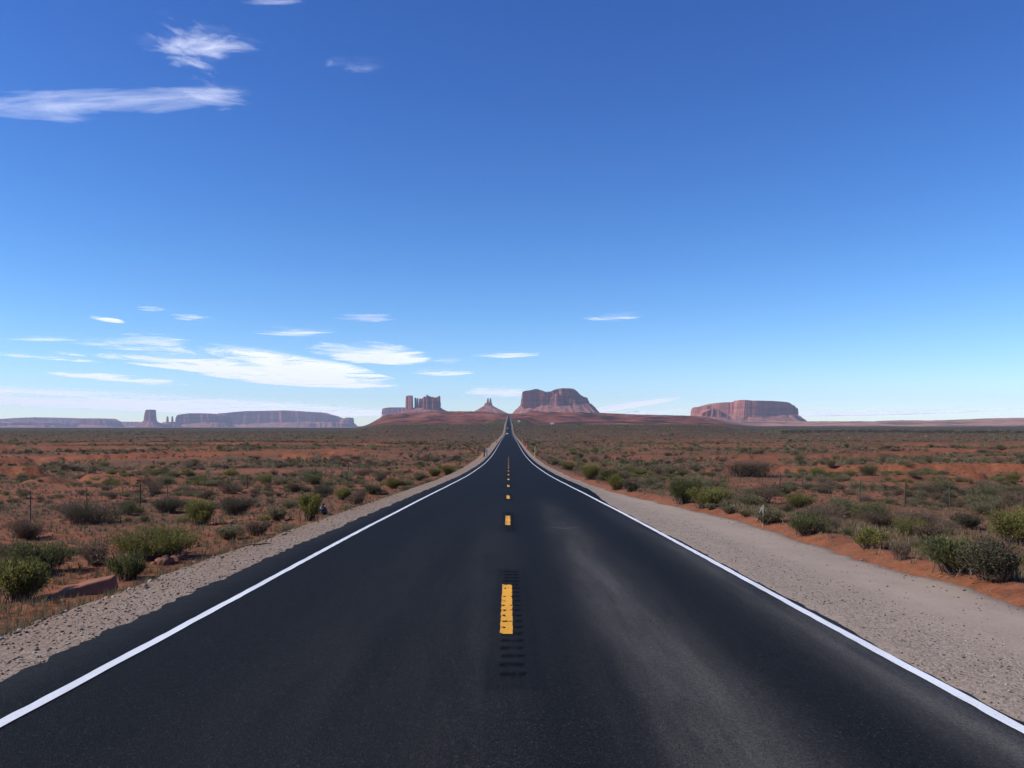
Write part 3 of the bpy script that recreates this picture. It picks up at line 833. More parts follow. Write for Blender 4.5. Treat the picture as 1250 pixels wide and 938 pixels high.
# dry grass and low weeds between the shrubs (stuff)
def build_grass():
    g = np.random.default_rng(8)
    n = 21000
    y = 9 * (110 / 9) ** (g.random(n) ** .8); x = (g.random(n) * 2 - 1) * .72 * y
    keep = np.where(x < 0, np.abs(x) > 6.2 + .6 * g.random(n), x > WR(y) + .2 + .9 * g.random(n))
    for hx, hy, hr in ((210, 684, .75), (104, 720, .9), (170, 680, .3)):
        gx, gy, _ = pix2ground(hx, hy); keep &= (x - gx) ** 2 + (y - gy) ** 2 > hr ** 2
    x, y = x[keep], y[keep]; z = zterr(x, y)
    nb = 12; N_ = len(x)
    a = g.random((N_, nb)) * 6.283; r = .10 * g.random((N_, nb)); hh = (.05 + .13 * g.random((N_, 1))) * (.5 + g.random((N_, nb)))
    bx = x[:, None] + r * np.cos(a); by = y[:, None] + r * np.sin(a)
    tx = bx + hh * .55 * np.cos(a) * g.random((N_, nb)); ty = by + hh * .55 * np.sin(a) * g.random((N_, nb))
    wd = .0035 + .0003 * y[:, None]
    sx, sy = -np.sin(a) * wd, np.cos(a) * wd
    zz = np.repeat(z[:, None], nb, 1) - .01
    V = np.stack([np.stack([bx - sx, by - sy, zz], -1), np.stack([bx + sx, by + sy, zz], -1), np.stack([tx, ty, zz + hh], -1)], 2).reshape(-1, 3)
    lr = np.repeat(np.clip(.5 * g.random((N_, 1)) + .5 * g.random((N_, nb)), 0, 1).ravel(), 3)
    o = mesh_obj('dry_grass', V, np.arange(len(V)).reshape(-1, 3), M['grass'], attrs={'lr': lr})
    tag(o, kind='stuff')
build_grass()

# far belt of dark trees on the right: one mass
def build_belt():
    g = np.random.default_rng(15)
    n = 620
    px = 955 + 330 * g.random(n); d = 880 + 300 * g.random(n) + 60 * np.sin(px / 40)
    x = (px - HX) / F * d; z = zterr(x, d)
    V0, F0, lr0, _, _ = shrub_arrays(D_, 5, 90, 4.5, 0, tri=True)
    w = 3.0 + 3.5 * g.random(n); h = 1.5 + 2.4 * g.random(n) ** 1.5
    a = g.random(n) * 6.28
    vx = (V0[None, :, 0] * np.cos(a)[:, None] - V0[None, :, 1] * np.sin(a)[:, None]) * w[:, None] + x[:, None]
    vy = (V0[None, :, 0] * np.sin(a)[:, None] + V0[None, :, 1] * np.cos(a)[:, None]) * w[:, None] + d[:, None]
    vz = V0[None, :, 2] * h[:, None] + z[:, None]
    V = np.stack([vx, vy, vz], -1).reshape(-1, 3)
    Fc = (F0[None] + (np.arange(n) * len(V0))[:, None, None]).reshape(-1, 3)
    o = mesh_obj('tamarisk_thicket', V, Fc, M['dark'], attrs={'lr': np.clip(.5 * lr0[None] + .3 * g.random(n)[:, None], 0, 1).ravel()})
    tag(o, kind='stuff')
build_belt()

# ------------------------------------------------------------------ generic solids
def tube(pts, rad, seg=8):
    """closed tube along pts with a radius per point -> verts, faces"""
    pts = [Vector(p) for p in pts]; V, Fc = [], []
    if isinstance(rad, (int, float)): rad = [rad] * len(pts)
    for i, p in enumerate(pts):
        t = (pts[min(i + 1, len(pts) - 1)] - pts[max(i - 1, 0)]).normalized()
        a = t.orthogonal().normalized(); b = t.cross(a)
        for k in range(seg):
            th = 2 * math.pi * k / seg
            V.append(p + (a * math.cos(th) + b * math.sin(th)) * rad[i])
    for i in range(len(pts) - 1):
        for k in range(seg):
            k2 = (k + 1) % seg
            Fc.append((i * seg + k, i * seg + k2, (i + 1) * seg + k2, (i + 1) * seg + k))
    Fc.append(tuple(range(seg))[::-1]); Fc.append(tuple(range((len(pts) - 1) * seg, len(pts) * seg)))
    return V, Fc

def box(x0, x1, y0, y1, z0, z1):
    V = [(x0, y0, z0), (x1, y0, z0), (x1, y1, z0), (x0, y1, z0), (x0, y0, z1), (x1, y0, z1), (x1, y1, z1), (x0, y1, z1)]
    Fc = [(0, 3, 2, 1), (4, 5, 6, 7), (0, 1, 5, 4), (1, 2, 6, 5), (2, 3, 7, 6), (3, 0, 4, 7)]
    return V, Fc
def join(*parts):
    V, Fc = [], []
    for v, f in parts:
        o = len(V); V += list(v); Fc += [tuple(i + o for i in q) for q in f]
    return V, Fc
def bevel(o, w, seg=2):
    b = o.modifiers.new('bevel', 'BEVEL'); b.width = w; b.segments = seg; b.limit_method = 'ANGLE'
def lathe(prof, seg=20):
    V, Fc = [], []
    for r, z in prof:
        for k in range(seg):
            a = 2 * math.pi * k / seg; V.append((r * math.cos(a), r * math.sin(a), z))
    for i in range(len(prof) - 1):
        for k in range(seg):
            k2 = (k + 1) % seg; Fc.append((i * seg + k, i * seg + k2, (i + 1) * seg + k2, (i + 1) * seg + k))
    Fc.append(tuple(range(seg))[::-1]); Fc.append(tuple(range((len(prof) - 1) * seg, len(prof) * seg)))
    return V, Fc

# fences --------------------------------------------------------------
def build_fence(xf, ys, label):
    z0 = float(zterr(xf, ys[0]))
    root = empty('wire_fence', (xf, ys[0], z0)); tag(root, label, 'fence')
    g = random.Random(int(abs(xf) * 10) + (1 if xf > 0 else 0))
    tops = []
    for i, y in enumerate(ys):
        x = xf + g.uniform(-.35, .35); z = float(zterr(x, y))
        h = g.uniform(1.12, 1.3); lx, ly = g.uniform(-.07, .07), g.uniform(-.05, .05)
        r = .026 if i % 4 else .045
        v, f = tube([(x - xf, y - ys[0], z - z0 - .15), (x - xf + lx * .5, y - ys[0] + ly * .5, z - z0 + h * .5), (x - xf + lx, y - ys[0] + ly, z - z0 + h)], [r, r, r * .9], 7)
        mesh_obj('post', v, f, M['steel'] if i % 4 else M['brownwood'], parent=root)
        tops.append((x - xf, y - ys[0], z - z0, lx, ly, h))
    for k, fr in enumerate((.95, .72, .50, .28)):
        pts = []
        for (x, y, z, lx, ly, h), nx in zip(tops, tops[1:] + [None]):
            p = Vector((x + lx * fr, y + ly * fr, z + h * fr)); pts.append(p)
            if nx:
                q = Vector((nx[0] + nx[3] * fr, nx[1] + nx[4] * fr, nx[2] + nx[5] * fr)); m_ = (p + q) / 2; m_.z -= .03; pts.append(m_)
        v, f = tube(pts, .0032, 4); mesh_obj('wire', v, f, M['wire'], parent=root)
build_fence(-21.4, [24.5 + 5.1 * k for k in range(24)], 'sagging barbed wire fence on thin posts running left of the road')
build_fence(21.6, [23.0 + 5.0 * k for k in range(24)], 'sagging barbed wire fence on thin posts running right of the road')

# rocks ---------------------------------------------------------------
def rock_mesh(name, seed, size, flat=.7, rough=.3, mat=None, sub=3, cuts=7):
    import bmesh
    bm = bmesh.new(); bmesh.ops.create_icosphere(bm, subdivisions=sub, radius=1)
    g = np.random.default_rng(seed)
    pl = g.standard_normal((cuts, 3)); pl /= np.linalg.norm(pl, axis=1)[:, None]; dd = .55 + .3 * g.random(cuts)
    Pv = np.array([v.co for v in bm.verts])
    for n_, d_ in zip(pl, dd):
        Pv = Pv - n_[None] * (np.maximum(Pv @ n_ - d_, 0) * .93)[:, None]
    Pv = Pv * (1 + rough * .4 * fbm(Pv[:, 0] * 2.2 + seed, Pv[:, 1] * 2.2, Pv[:, 2] * 2.2, seed=seed, oct=3))[:, None]
    for v, p in zip(bm.verts, Pv): v.co = Vector((p[0] * size[0], p[1] * size[1], p[2] * size[2] * flat))
    me = bpy.data.meshes.new(name); bm.to_mesh(me); bm.free(); me.materials.append(mat or M['rock'])
    o = bpy.data.objects.new(name, me); COL.objects.link(o); return o

heap = [(196, 690, .20, 'broad flat red rock at the left foot of the rock heap'), (203, 688, .21, 'rounded red rock low in the front of the heap'),
        (211, 687, .19, 'red rock in the middle of the front of the heap'), (219, 684, .17, 'smooth red rock at the right front of the heap'),
        (226, 681, .13, 'small red rock at the right end of the heap'), (199, 681, .17, 'red rock at the back left of the heap'),
        (207, 677, .20, 'highest red rock on the crown of the heap'), (217, 674, .18, 'red rock at the back right of the heap'),
        (186, 690, .10, 'small dark red rock left of the heap by the bright green shrub'), (168, 680, .13, 'single red rock between the bright green shrub and the rock heap'),
        (240, 668, .14, 'pale tan rock upslope from the rock heap beside dry grass')]
for i, (px, py, s, lab) in enumerate(heap):
    x, y, z = pix2ground(px, py)
    o = rock_mesh('sandstone_rock', 40 + i, (s * .85, s * .72, s * .78), .85, .35, None, 3, 11)
    o.location = (x, y + .05, z + s * .22 + (.13 if i == 6 else .07 if i in (5, 7) else 0)); o.rotation_euler = (0, 0, i * 1.3)
    tag(o, lab, 'rock', 'red sandstone rocks beside the left gravel bank')
gr_ = np.random.default_rng(66)
for i in range(16):                                         # loose rocks strewn down the left bank
    y = 11 + 26 * gr_.random(); x = -(6.3 + 2.6 * gr_.random()); s_ = .05 + .09 * gr_.random() ** 2
    o = rock_mesh('bank_rock', 140 + i, (s_ * 1.2, s_, s_), .75, .35, None, 2, 9)
    o.location = (x, y, float(shoulder_z(x, y)) + s_ * .3); o.rotation_euler = (.2, .1, i * 2.1)
    tag(o, 'small red-brown rock lying loose on the bank below the left gravel shoulder', 'rock', 'loose rocks on the left bank')
x, y, z = pix2ground(104, 726)
V = [(-.55, -.16, 0), (.50, -.10, 0), (.58, .18, .02), (-.40, .26, 0), (-.50, -.12, .14), (.46, -.02, .27), (.56, .16, .30), (-.34, .22, .17), (0, -.17, .02), (.02, -.1, .23), (.1, .24, .26), (.12, .27, 0)]
o = mesh_obj('sandstone_slab', V, [(0, 8, 9, 4), (8, 1, 5, 9), (1, 2, 6, 5), (2, 11, 10, 6), (11, 3, 7, 10), (3, 0, 4, 7), (4, 9, 10, 7), (9, 5, 6, 10), (0, 3, 11, 8), (8, 11, 2, 1)], M['rock'])
bevel(o, .025, 2); o.location = (x, y, z - .03); o.rotation_euler = (0, R(-4), R(28))
tag(o, 'tilted flat sandstone slab below the bright green shrub on the left bank', 'rock')

# black bag, stick, stake ----------------------------------------------
x, y, z = pix2ground(394, 629)
bag = empty('black_bag', (x, y, z)); tag(bag, 'black plastic bag slumped at the foot of a tall yellow-green bush', 'bag')
b = rock_mesh('sack', 91, (.20, .17, .24), .9, .55, M['bag'], 4, 5); b.parent = bag; b.location = (0, 0, .15)
v, f = lathe([(.10, 0), (.05, .05), (.035, .09), (.07, .15), (.075, .17)], 12); o = mesh_obj('tied_neck', v, f, M['bag'], parent=bag, smooth=True); o.location = (-.02, 0, .33); o.rotation_euler = (0, R(18), 0)
b = rock_mesh('loose_flap', 95, (.20, .14, .06), .8, .6, M['bag'], 3, 4); b.parent = bag; b.location = (.20, -.03, .04)

x, y, z = pix2ground(314, 676)
st = mesh_obj('stick', *tube([(-.26, -.02, .02), (-.12, .01, .035), (.05, -.01, .03), (.2, .03, .04), (.3, .02, .03)], [.010, .016, .018, .014, .006], 7), M['stick'], smooth=True)
st.location = (x, y, shoulder_z(x, y)); st.rotation_euler = (0, 0, .35); tag(st, 'dark broken stick lying on the left gravel shoulder', 'stick')
x, y, z = pix2ground(258, 646)
br = empty('dead_branch', (x + .9, y + .3, float(zterr(x + .9, y + .3)))); tag(br, 'bare forked dead branch lying by the red soil left of the black bag', 'branch')
mesh_obj('main_limb', *tube([(-.5, -.1, .03), (-.2, 0, .10), (.1, .06, .16), (.35, .05, .34)], [.022, .02, .014, .005], 7), M['stick'], parent=br)
mesh_obj('side_twig', *tube([(.08, .06, .15), (.25, .12, .13), (.42, .20, .20)], [.012, .009, .004], 6), M['stick'], parent=br)

x, y, z = pix2ground(921, 647); x = float(WR(np.array([y]))[0]) + .08; z = float(shoulder_z(x, y))
sk = empty('survey_stake', (x, y, z)); tag(sk, 'thin pale stake with a leaning slat at the edge of the pull-out', 'stake')
v, f = box(-.016, .016, -.009, .009, -.1, .56); o = mesh_obj('stake', v, f, M['wood'], parent=sk); bevel(o, .004); o.rotation_euler = (0, R(1.5), 0)
v, f = box(-.014, .014, -.006, .006, 0, .36); o = mesh_obj('leaning_slat', v, f, M['wood'], parent=sk); bevel(o, .003); o.location = (-.15, .02, .17); o.rotation_euler = (0, R(22), 0)
v, f = box(-.010, .010, -.005, .005, 0, .20); o = mesh_obj('broken_slat', v, f, M['wood'], parent=sk); bevel(o, .003); o.location = (.13, .03, .24); o.rotation_euler = (0, R(-12), 0)

# road furniture in the distance ---------------------------------------
def at_road(px, d): return ((px - HX) / F * d, d)
x, y = at_road(653, 160.); z = shoulder_z(x, y)
mp = empty('marker_post', (x, y, z)); tag(mp, 'yellow-green marker post at the right road edge in the distance', 'marker post')
mesh_obj('post', *tube([(0, 0, -.2), (0, 0, 2.2)], .085, 10), M['lime'], parent=mp, smooth=False)
v, f = box(-.16, .16, -.02, .02, 1.75, 2.1); o = mesh_obj('marker_plate', v, f, M['lime'], parent=mp); o.location = (.02, -.11, 0)
v, f = box(.12, .36, -.03, .03, 1.05, 1.75); mesh_obj('side_panel', v, f, M['cream'], parent=mp)
x, y = at_road(591, 165.); z = shoulder_z(x, y)
sp = empty('roadside_post', (x, y, z)); tag(sp, 'brown wooden post with a pale panel at the left road edge in the distance', 'post')
mesh_obj('post', *tube([(0, 0, -.2), (0, 0, 1.95)], .15, 10), M['brownwood'], parent=sp)
v, f = box(.16, .85, -.03, .03, .95, 1.75); o = mesh_obj('panel', v, f, M['cream'], parent=sp); bevel(o, .02)
mesh_obj('brace', *tube([(.6, .06, -.1), (.6, .06, 1.0)], .06, 8), M['brownwood'], parent=sp)

def drum(px, d, label):
    x, y = at_road(px, d); z = shoulder_z(x, y)
    r = empty('traffic_drum', (x, y, z)); tag(r, label, 'traffic drum', 'orange-red traffic drums at the road edges')
    v, f = lathe([(.30, .05), (.29, .30), (.27, .31), (.27, .62), (.25, .63), (.24, .95), (.20, 1.0), (.07, 1.02)], 20); mesh_obj('barrel', v, f, M['orange'], parent=r)
    v, f = lathe([(.42, 0), (.42, .05), (.31, .07)], 20); mesh_obj('rubber_base', v, f, M['rubber'], parent=r)
    mesh_obj('handle', *tube([(-.09, 0, 1.0), (-.08, 0, 1.09), (.08, 0, 1.09), (.09, 0, 1.0)], .02, 6), M['orange'], parent=r)
drum(643.0, 232., 'orange-red traffic drum nearest on the right road edge, beyond the marker post')
drum(638.2, 325., 'orange-red traffic drum farther along the right road edge')
drum(606.3, 325., 'orange-red traffic drum alone at the left road edge')

def car(x, y, label, mat, rz):
    z = float(zroad(y)[0])
    r = empty('car', (x, y, z + .01), rz); tag(r, label, 'car', 'cars far off on the road')
    # lower body and greenhouse lofted from side outline
    side = [(-2.2, .35), (-2.2, .75), (-2.05, .95), (-1.3, 1.0), (-.75, 1.42), (.7, 1.45), (1.45, 1.02), (2.15, .92), (2.25, .55), (2.2, .32)]
    V, Fc = [], []
    for (ly, lz) in side:
        w = .86 if lz < 1.1 else .66
        V += [(-w, -ly, lz), (w, -ly, lz)]
    n = len(side)
    for i in range(n):
        j = (i + 1) % n; Fc.append((2 * i, 2 * i + 1, 2 * j + 1, 2 * j))
    Fc.append(tuple(2 * i for i in range(n))); Fc.append(tuple(2 * i + 1 for i in range(n))[::-1])
    o = mesh_obj('body', V, Fc, mat, parent=r); bevel(o, .06, 2)
    # glass, proud of the body
    mesh_obj('rear_window', [(-.70, 1.32, 1.035), (.70, 1.32, 1.035), (.58, .79, 1.405), (-.58, .79, 1.405)], [(0, 1, 2, 3)], M['glass'], parent=r)
    mesh_obj('windscreen', [(-.70, -1.42, 1.06), (.70, -1.42, 1.06), (.58, -.76, 1.43), (-.58, -.76, 1.43)], [(0, 1, 2, 3)], M['glass'], parent=r)
    for sx in (-1, 1):
        mesh_obj('side_window', [(sx * .80, -1.1, 1.08), (sx * .80, 1.0, 1.08), (sx * .69, .65, 1.38), (sx * .69, -.65, 1.38)], [(0, 1, 2, 3)], M['glass'], parent=r)
        v, f = tube([(sx * .62, -2.24, .72), (sx * .62, -2.30, .72)], .11, 12); mesh_obj('headlight', v, f, M['lamp'], parent=r)
        for sy in (-1.38, 1.38):
            v, f = tube([(sx * .66, sy, .33), (sx * .88, sy, .33)], .33, 18)
            w_ = mesh_obj('tyre', v, f, M['rubber'], parent=r)
            v, f = tube([(sx * .865, sy, .33), (sx * .89, sy, .33)], .19, 12); mesh_obj('rim', v, f, M['cargrey'], parent=w_)
car(-1.45, 740., 'white car nearest in the left lane at the dip of the road', M['carwhite'], 0)
car(-.95 - .5, 1010., 'silver car in the left lane higher up the far slope', M['cargrey'], 0)

def house(px, d, w, label, mat):
    x = (px - HX) / F * d; z = float(zterr(x, d))
    r = empty('house', (x, d, z)); tag(r, label, 'house', 'small pale buildings on the far slope')
    dp = w * .6; h = 2.7
    v, f = box(-w / 2, w / 2, -dp / 2, dp / 2, -1.5, h); mesh_obj('wall', v, f, mat, parent=r)
    v = [(-w / 2 - .3, -dp / 2 - .3, h + .01), (w / 2 + .3, -dp / 2 - .3, h + .01), (w / 2 + .3, dp / 2 + .3, h + .01), (-w / 2 - .3, dp / 2 + .3, h + .01), (-w / 2 - .3, 0, h + 1.3), (w / 2 + .3, 0, h + 1.3)]
    mesh_obj('roof', v, [(0, 1, 5, 4), (2, 3, 4, 5), (0, 4, 3), (1, 2, 5), (0, 3, 2, 1)], M['roof'], parent=r)
    v, f = box(-w * .1, w * .02, -dp / 2 - .05, -dp / 2 - .005, 0, 2.0); mesh_obj('door', v, f, M['brownwood'], parent=r)
    for k in (-.32, .25):
        v, f = box(w * k - .5, w * k + .5, -dp / 2 - .05, -dp / 2 - .005, 1., 2.); mesh_obj('window', v, f, M['glass'], parent=r)
house(641.5, 3900., 11, 'white house by itself on the ridge crest below the big butte', M['whitewall'])
house(674, 1950., 9, 'white house at the foot of the far slope right of the road', M['whitewall'])
house(633.5, 1330., 3.6, 'small cream house close to the right edge of the distant road', M['cream'])
house(890, 2900., 10, 'white house on the plain before the dark mound under the right mesa', M['whitewall'])

# ------------------------------------------------------------------ buttes and mesas
def P3(px, py, d): return ((px - HX) / F * d, d, CAMZ + (HY - py) / F * d)

def loft_cliff(prof, ybase, d, depth, seed, rot=0.0, taper=.05, flute=.055, nth=300, sq=2.8, ledge=.008, round_top=.12, rough=.05):
    """a rock body: its outline against the sky follows prof [(px, y top)...], its foot lies at row ybase; closed mesh with real depth"""
    xs = np.array([(p - HX) / F * d for p, _ in prof]); zt = np.array([CAMZ + (HY - q) / F * d for _, q in prof])
    xc, a = (xs[0] + xs[-1]) / 2, (xs[-1] - xs[0]) / 2
    b = depth
    zb = CAMZ + (HY - ybase) / F * d
    th = np.linspace(0, 2 * np.pi, nth, endpoint=False)
    c, s = np.cos(th), np.sin(th)
    ux = np.sign(c) * np.abs(c) ** (2 / sq); uy = np.sign(s) * np.abs(s) ** (2 / sq)
    nf = max(a, b)
    per = nf / 60.
    k1 = np.clip(nf / 130., 2.2, 9)
    n1 = fbm(c * k1 + seed, s * k1, seed=seed, oct=5, gain=.6)
    fl = 1 + flute * 1.9 * n1 - flute * 2.6 * (1 - np.abs(fbm(c * k1 * 1.6 + seed, s * k1 * 1.6, seed=seed + 5, oct=4, gain=.6))) ** 3
    fl = fl + rough * 1.6 * fbm(c * 1.7 + seed * 2, s * 1.7, seed=seed + 31, oct=2)
    fl = 1 + (fl - 1) * (.55 + .9 * np.clip(fbm(c * 2.3 + seed, s * 2.3, seed=seed + 40, oct=2) + .4, 0, 1))
    H = np.interp
    rings = []
    rim = .5
    lev = np.concatenate([np.linspace(0, .93, 13), [.97, 1.0]])
    for v in lev:
        tp = 1 + taper * (1 - v) - (.5 * round_top * a / nf * .1 if v > .95 else 0)
        led = 1 + ledge * vnoise(np.array([v * 7.]), np.array([seed * 1.7]), seed=seed)[0]
        det = 1 + .5 * flute * fbm(c * k1 * 2 + v * 1.2, s * k1 * 2 + seed, np.full(nth, v * 2.5), seed=seed + 9, oct=3)
        r = fl * led * det
        q = ux * r; q = np.where(q > 0, q / q.max(), q / -q.min())
        x = a * q * tp; y = b * uy * r
        ztop = H(xc + a * q * .997, xs, zt)
        zz = zb + (ztop - zb) * v
        rings.append((x, y, zz))
    # top surface: shrink towards the middle, height from the outline
    for q in (.94, .82, .62, .38, .15):
        u_ = ux * fl; u_ = np.where(u_ > 0, u_ / u_.max(), u_ / -u_.min()) * q
        x = a * u_; y = b * uy * fl * q
        ztop = H(xc + a * u_, xs, zt)
        zz = ztop + (zt.max() - zb) * .012 * fbm(x / nf * 6 + seed, y / nf * 6, seed=seed + 3, oct=3)
        rings.append((x, y, zz))
    cr, sr = math.cos(rot), math.sin(rot)
    V = []
    for x, y, zz in rings:
        V.append(np.stack([xc + x * 1.0, d + y + x * math.tan(rot), zz], 1))
    zt0 = float(H(xc, xs, zt))
    V = np.concatenate(V + [np.array([[xc, d, zt0]])])
    nr = len(rings); Fc = []
    idx = np.arange(nr * nth).reshape(nr, nth); nx = np.roll(idx, -1, 1)
    Fq = np.stack([idx[:-1], nx[:-1], nx[1:], idx[1:]], -1).reshape(-1, 4)
    last = nr * nth
    cap = np.stack([idx[-1], nx[-1], np.full(nth, last), np.full(nth, last)], -1)
    faces = [tuple(f) for f in Fq] + [(int(f[0]), int(f[1]), int(f[2])) for f in cap]
    return V, faces

def loft_talus(px0, px1, ytop, px0b, px1b, ybot, d, depth, seed, rot=0., nth=260, spread=None):
    """slope of rubble: from the foot of the cliff outwards and down"""
    x0, x1 = (px0 - HX) / F * d, (px1 - HX) / F * d; X0, X1 = (px0b - HX) / F * d, (px1b - HX) / F * d
    xc, a = (x0 + x1) / 2, (x1 - x0) / 2; XC, A = (X0 + X1) / 2, (X1 - X0) / 2
    z1 = CAMZ + (HY - ytop) / F * d; z0 = CAMZ + (HY - ybot) / F * d
    th = np.linspace(0, 2 * np.pi, nth, endpoint=False); c, s = np.cos(th), np.sin(th)
    ux = np.sign(c) * np.abs(c) ** .75; uy = np.sign(s) * np.abs(s) ** .75
    B = depth + (spread if spread else (z1 - z0) * 1.7)
    V = []
    lev = np.linspace(0, 1, 14)
    k = np.clip(max(A, B) / 110., 2.5, 9)
    for v in lev:
        w = v ** 1.25
        g = 1 + .30 * v ** .6 * (1 - .5 * v) * (np.abs(fbm(c * k * 1.7 + seed, s * k * 1.7, seed=seed, oct=5, gain=.6)) * -1.6 + .35)
        ax = a + (A - a) * w; bx = depth * .9 + (B - depth * .9) * w; cx = xc + (XC - xc) * w
        zz = z1 + (z0 - z1) * v + (z1 - z0) * .10 * fbm(c * k * 1.5 + seed, s * k * 1.5, np.full(nth, v * 3), seed=seed + 4, oct=3) * (v < .97)
        x = ax * ux * g
        V.append(np.stack([cx + x, d + bx * uy * g + x * math.tan(rot), zz], 1))
    V.append(V[-1] + np.array([0, 0, -.04 * d]))
    nr = len(lev) + 1
    V.append(np.array([[xc, d, z1 + 2]]))
    V = np.concatenate(V); idx = np.arange(nr * nth).reshape(nr, nth); nx = np.roll(idx, -1, 1)
    Fq = np.stack([idx[:-1], idx[1:], nx[1:], nx[:-1]], -1).reshape(-1, 4)
    last = nr * nth
    faces = [tuple(f) for f in Fq] + [(int(a_), int(b_), last) for a_, b_ in zip(idx[0], nx[0])]
    return V, faces

def butte(name, label, cat, cliffs, tal, d, group=None):
    px = np.mean([c['prof'][0][0] for c in cliffs]); x, y, z = P3(px, cliffs[0]['base'], d)
    root = empty(name, (x, y, z)); tag(root, label, cat, group)
    off = np.array([x, y, z])
    for c in cliffs:
        V, f = loft_cliff(c['prof'], c['base'], d + c.get('dd', 0), c['depth'], c['seed'], c.get('rot', 0), c.get('taper', .05), c.get('flute', .055), c.get('nth', 300), c.get('sq', 2.8), rough=c.get('rough', .05))
        mesh_obj(c.get('name', 'cliff'), V - off, f, c.get('mat', M['cap']), parent=root)
    for t in tal:
        V, f = loft_talus(*t['x'], d + t.get('dd', 0), t['depth'], t['seed'], t.get('rot', 0))
        mesh_obj('talus', V - off, f, M['talus'], parent=root, smooth=True)
    return root

# big butte right of the road
D1 = 8600.
butte('butte', 'massive dark red butte with a notched double top just right of the road end', 'butte',
      [dict(prof=[(636.5, 486), (637.2, 479.8), (640, 478.6), (648, 477.6), (652, 476.3), (656, 476.6), (661, 478.4), (666, 480.4), (669, 480.0), (674, 477.6), (680, 475.8), (686, 475.2), (694, 475.1), (699, 475.6), (703, 478), (706, 481), (708, 485.2), (713, 485.2), (716, 486), (719, 489.5), (722, 494)], base=498, depth=250, seed=3, rot=.24, flute=.10, nth=520, rough=.16),
       dict(prof=[(670, 491), (671.5, 486), (675, 482.5), (679, 480.5), (683, 482), (687, 486), (689, 491)], base=499, depth=90, seed=8, rot=-.10, flute=.10, dd=-190, taper=.3, name='buttress'),
       dict(prof=[(652, 492), (654, 487), (657, 485.5), (660, 488), (663, 493)], base=499, depth=60, seed=14, flute=.10, dd=-190, taper=.35, name='buttress'),
       dict(prof=[(692, 492), (694, 488), (697, 487), (701, 489), (704, 494)], base=499, depth=60, seed=19, flute=.10, dd=-180, taper=.35, name='buttress')],
      [dict(x=(636, 722, 494, 628, 730, 505.2), depth=265, seed=5)], D1)
# tower and castle butte left of the road
D2 = 8900.
butte('butte', 'castle-like butte of fluted pillars beside a single tower, left of the road end', 'butte',
      [dict(prof=[(511.5, 490), (513, 488), (515, 487.4), (517, 486.4), (519, 485.8), (520.5, 484.8), (522.5, 484.7), (525, 484.4), (527, 484.7), (529, 486), (532, 485.8), (534, 485.2), (536, 485), (537.3, 486)], base=499.5, depth=120, seed=21, flute=.11, rot=-.12, nth=360, taper=.07)] +
      [dict(prof=[(p0, t + 1.2), (p0 + .25 * (p1 - p0), t + .1), (p0 + .6 * (p1 - p0), t), (p1, t + 1.4)], base=499.5, depth=dp_, seed=300 + k_, nth=70, taper=.16, flute=.10, dd=dd_, name='pillar', sq=2.3)
       for k_, (p0, p1, t, dd_, dp_) in enumerate([(506.0, 508.5, 485.6, -10, 18), (508.9, 510.8, 486.2, -20, 14), (511.4, 514.4, 486.6, -60, 30), (516.6, 519.4, 484.4, -96, 30),
                                     (520.4, 522.5, 481.9, -118, 22), (522.2, 525.4, 483.5, -85, 40), (526.6, 530.2, 484.6, -100, 34), (534.9, 537.5, 483.5, -50, 34)])],
      [dict(x=(504, 538.5, 498.4, 492, 550, 504.6), depth=112, seed=23)], D2)
butte('rock_tower', 'single square rock tower just left of the castle-like butte', 'rock tower',
      [dict(prof=[(495.3, 485), (496.3, 483.6), (499, 483.2), (502, 483.1), (503.6, 483.4), (504, 485)], base=501, depth=42, seed=27, flute=.05, rot=-.25, nth=120, taper=.10, sq=4)],
      [dict(x=(494.5, 504.5, 500, 488, 511, 505), depth=45, seed=29)], D2 - 60)
butte('mesa', 'low blue-grey mesa showing behind the square rock tower', 'mesa',
      [dict(prof=[(468.3, 503), (469.5, 500), (474, 498.7), (482, 498.2), (495, 498.2), (505, 498.5), (515, 499)], base=506, depth=500, seed=33, flute=.04)],
      [dict(x=(469, 515, 505, 467, 518, 512), depth=480, seed=34)], 14500.)
# twin-spire butte
D3 = 9300.
butte('butte', 'small butte with two thin spires on a cone of rubble, left of the road end', 'butte',
      [dict(prof=[(594.0, 491), (594.6, 488.3), (595.4, 486.2), (596.3, 486.4), (596.9, 490)], base=495, depth=14, seed=41, nth=70, taper=.25, name='spire'),
       dict(prof=[(597.5, 490), (598.2, 486.4), (599.2, 486.2), (600.0, 490)], base=495, depth=13, seed=42, nth=70, taper=.25, name='spire'),
       dict(prof=[(591.2, 494), (592, 492.6), (594, 492), (597, 491.3), (600, 492), (601, 494)], base=498, depth=45, seed=43, nth=120, taper=.12)],
      [dict(x=(590.5, 602, 495.5, 574, 619, 504.8), depth=45, seed=44)], D3)
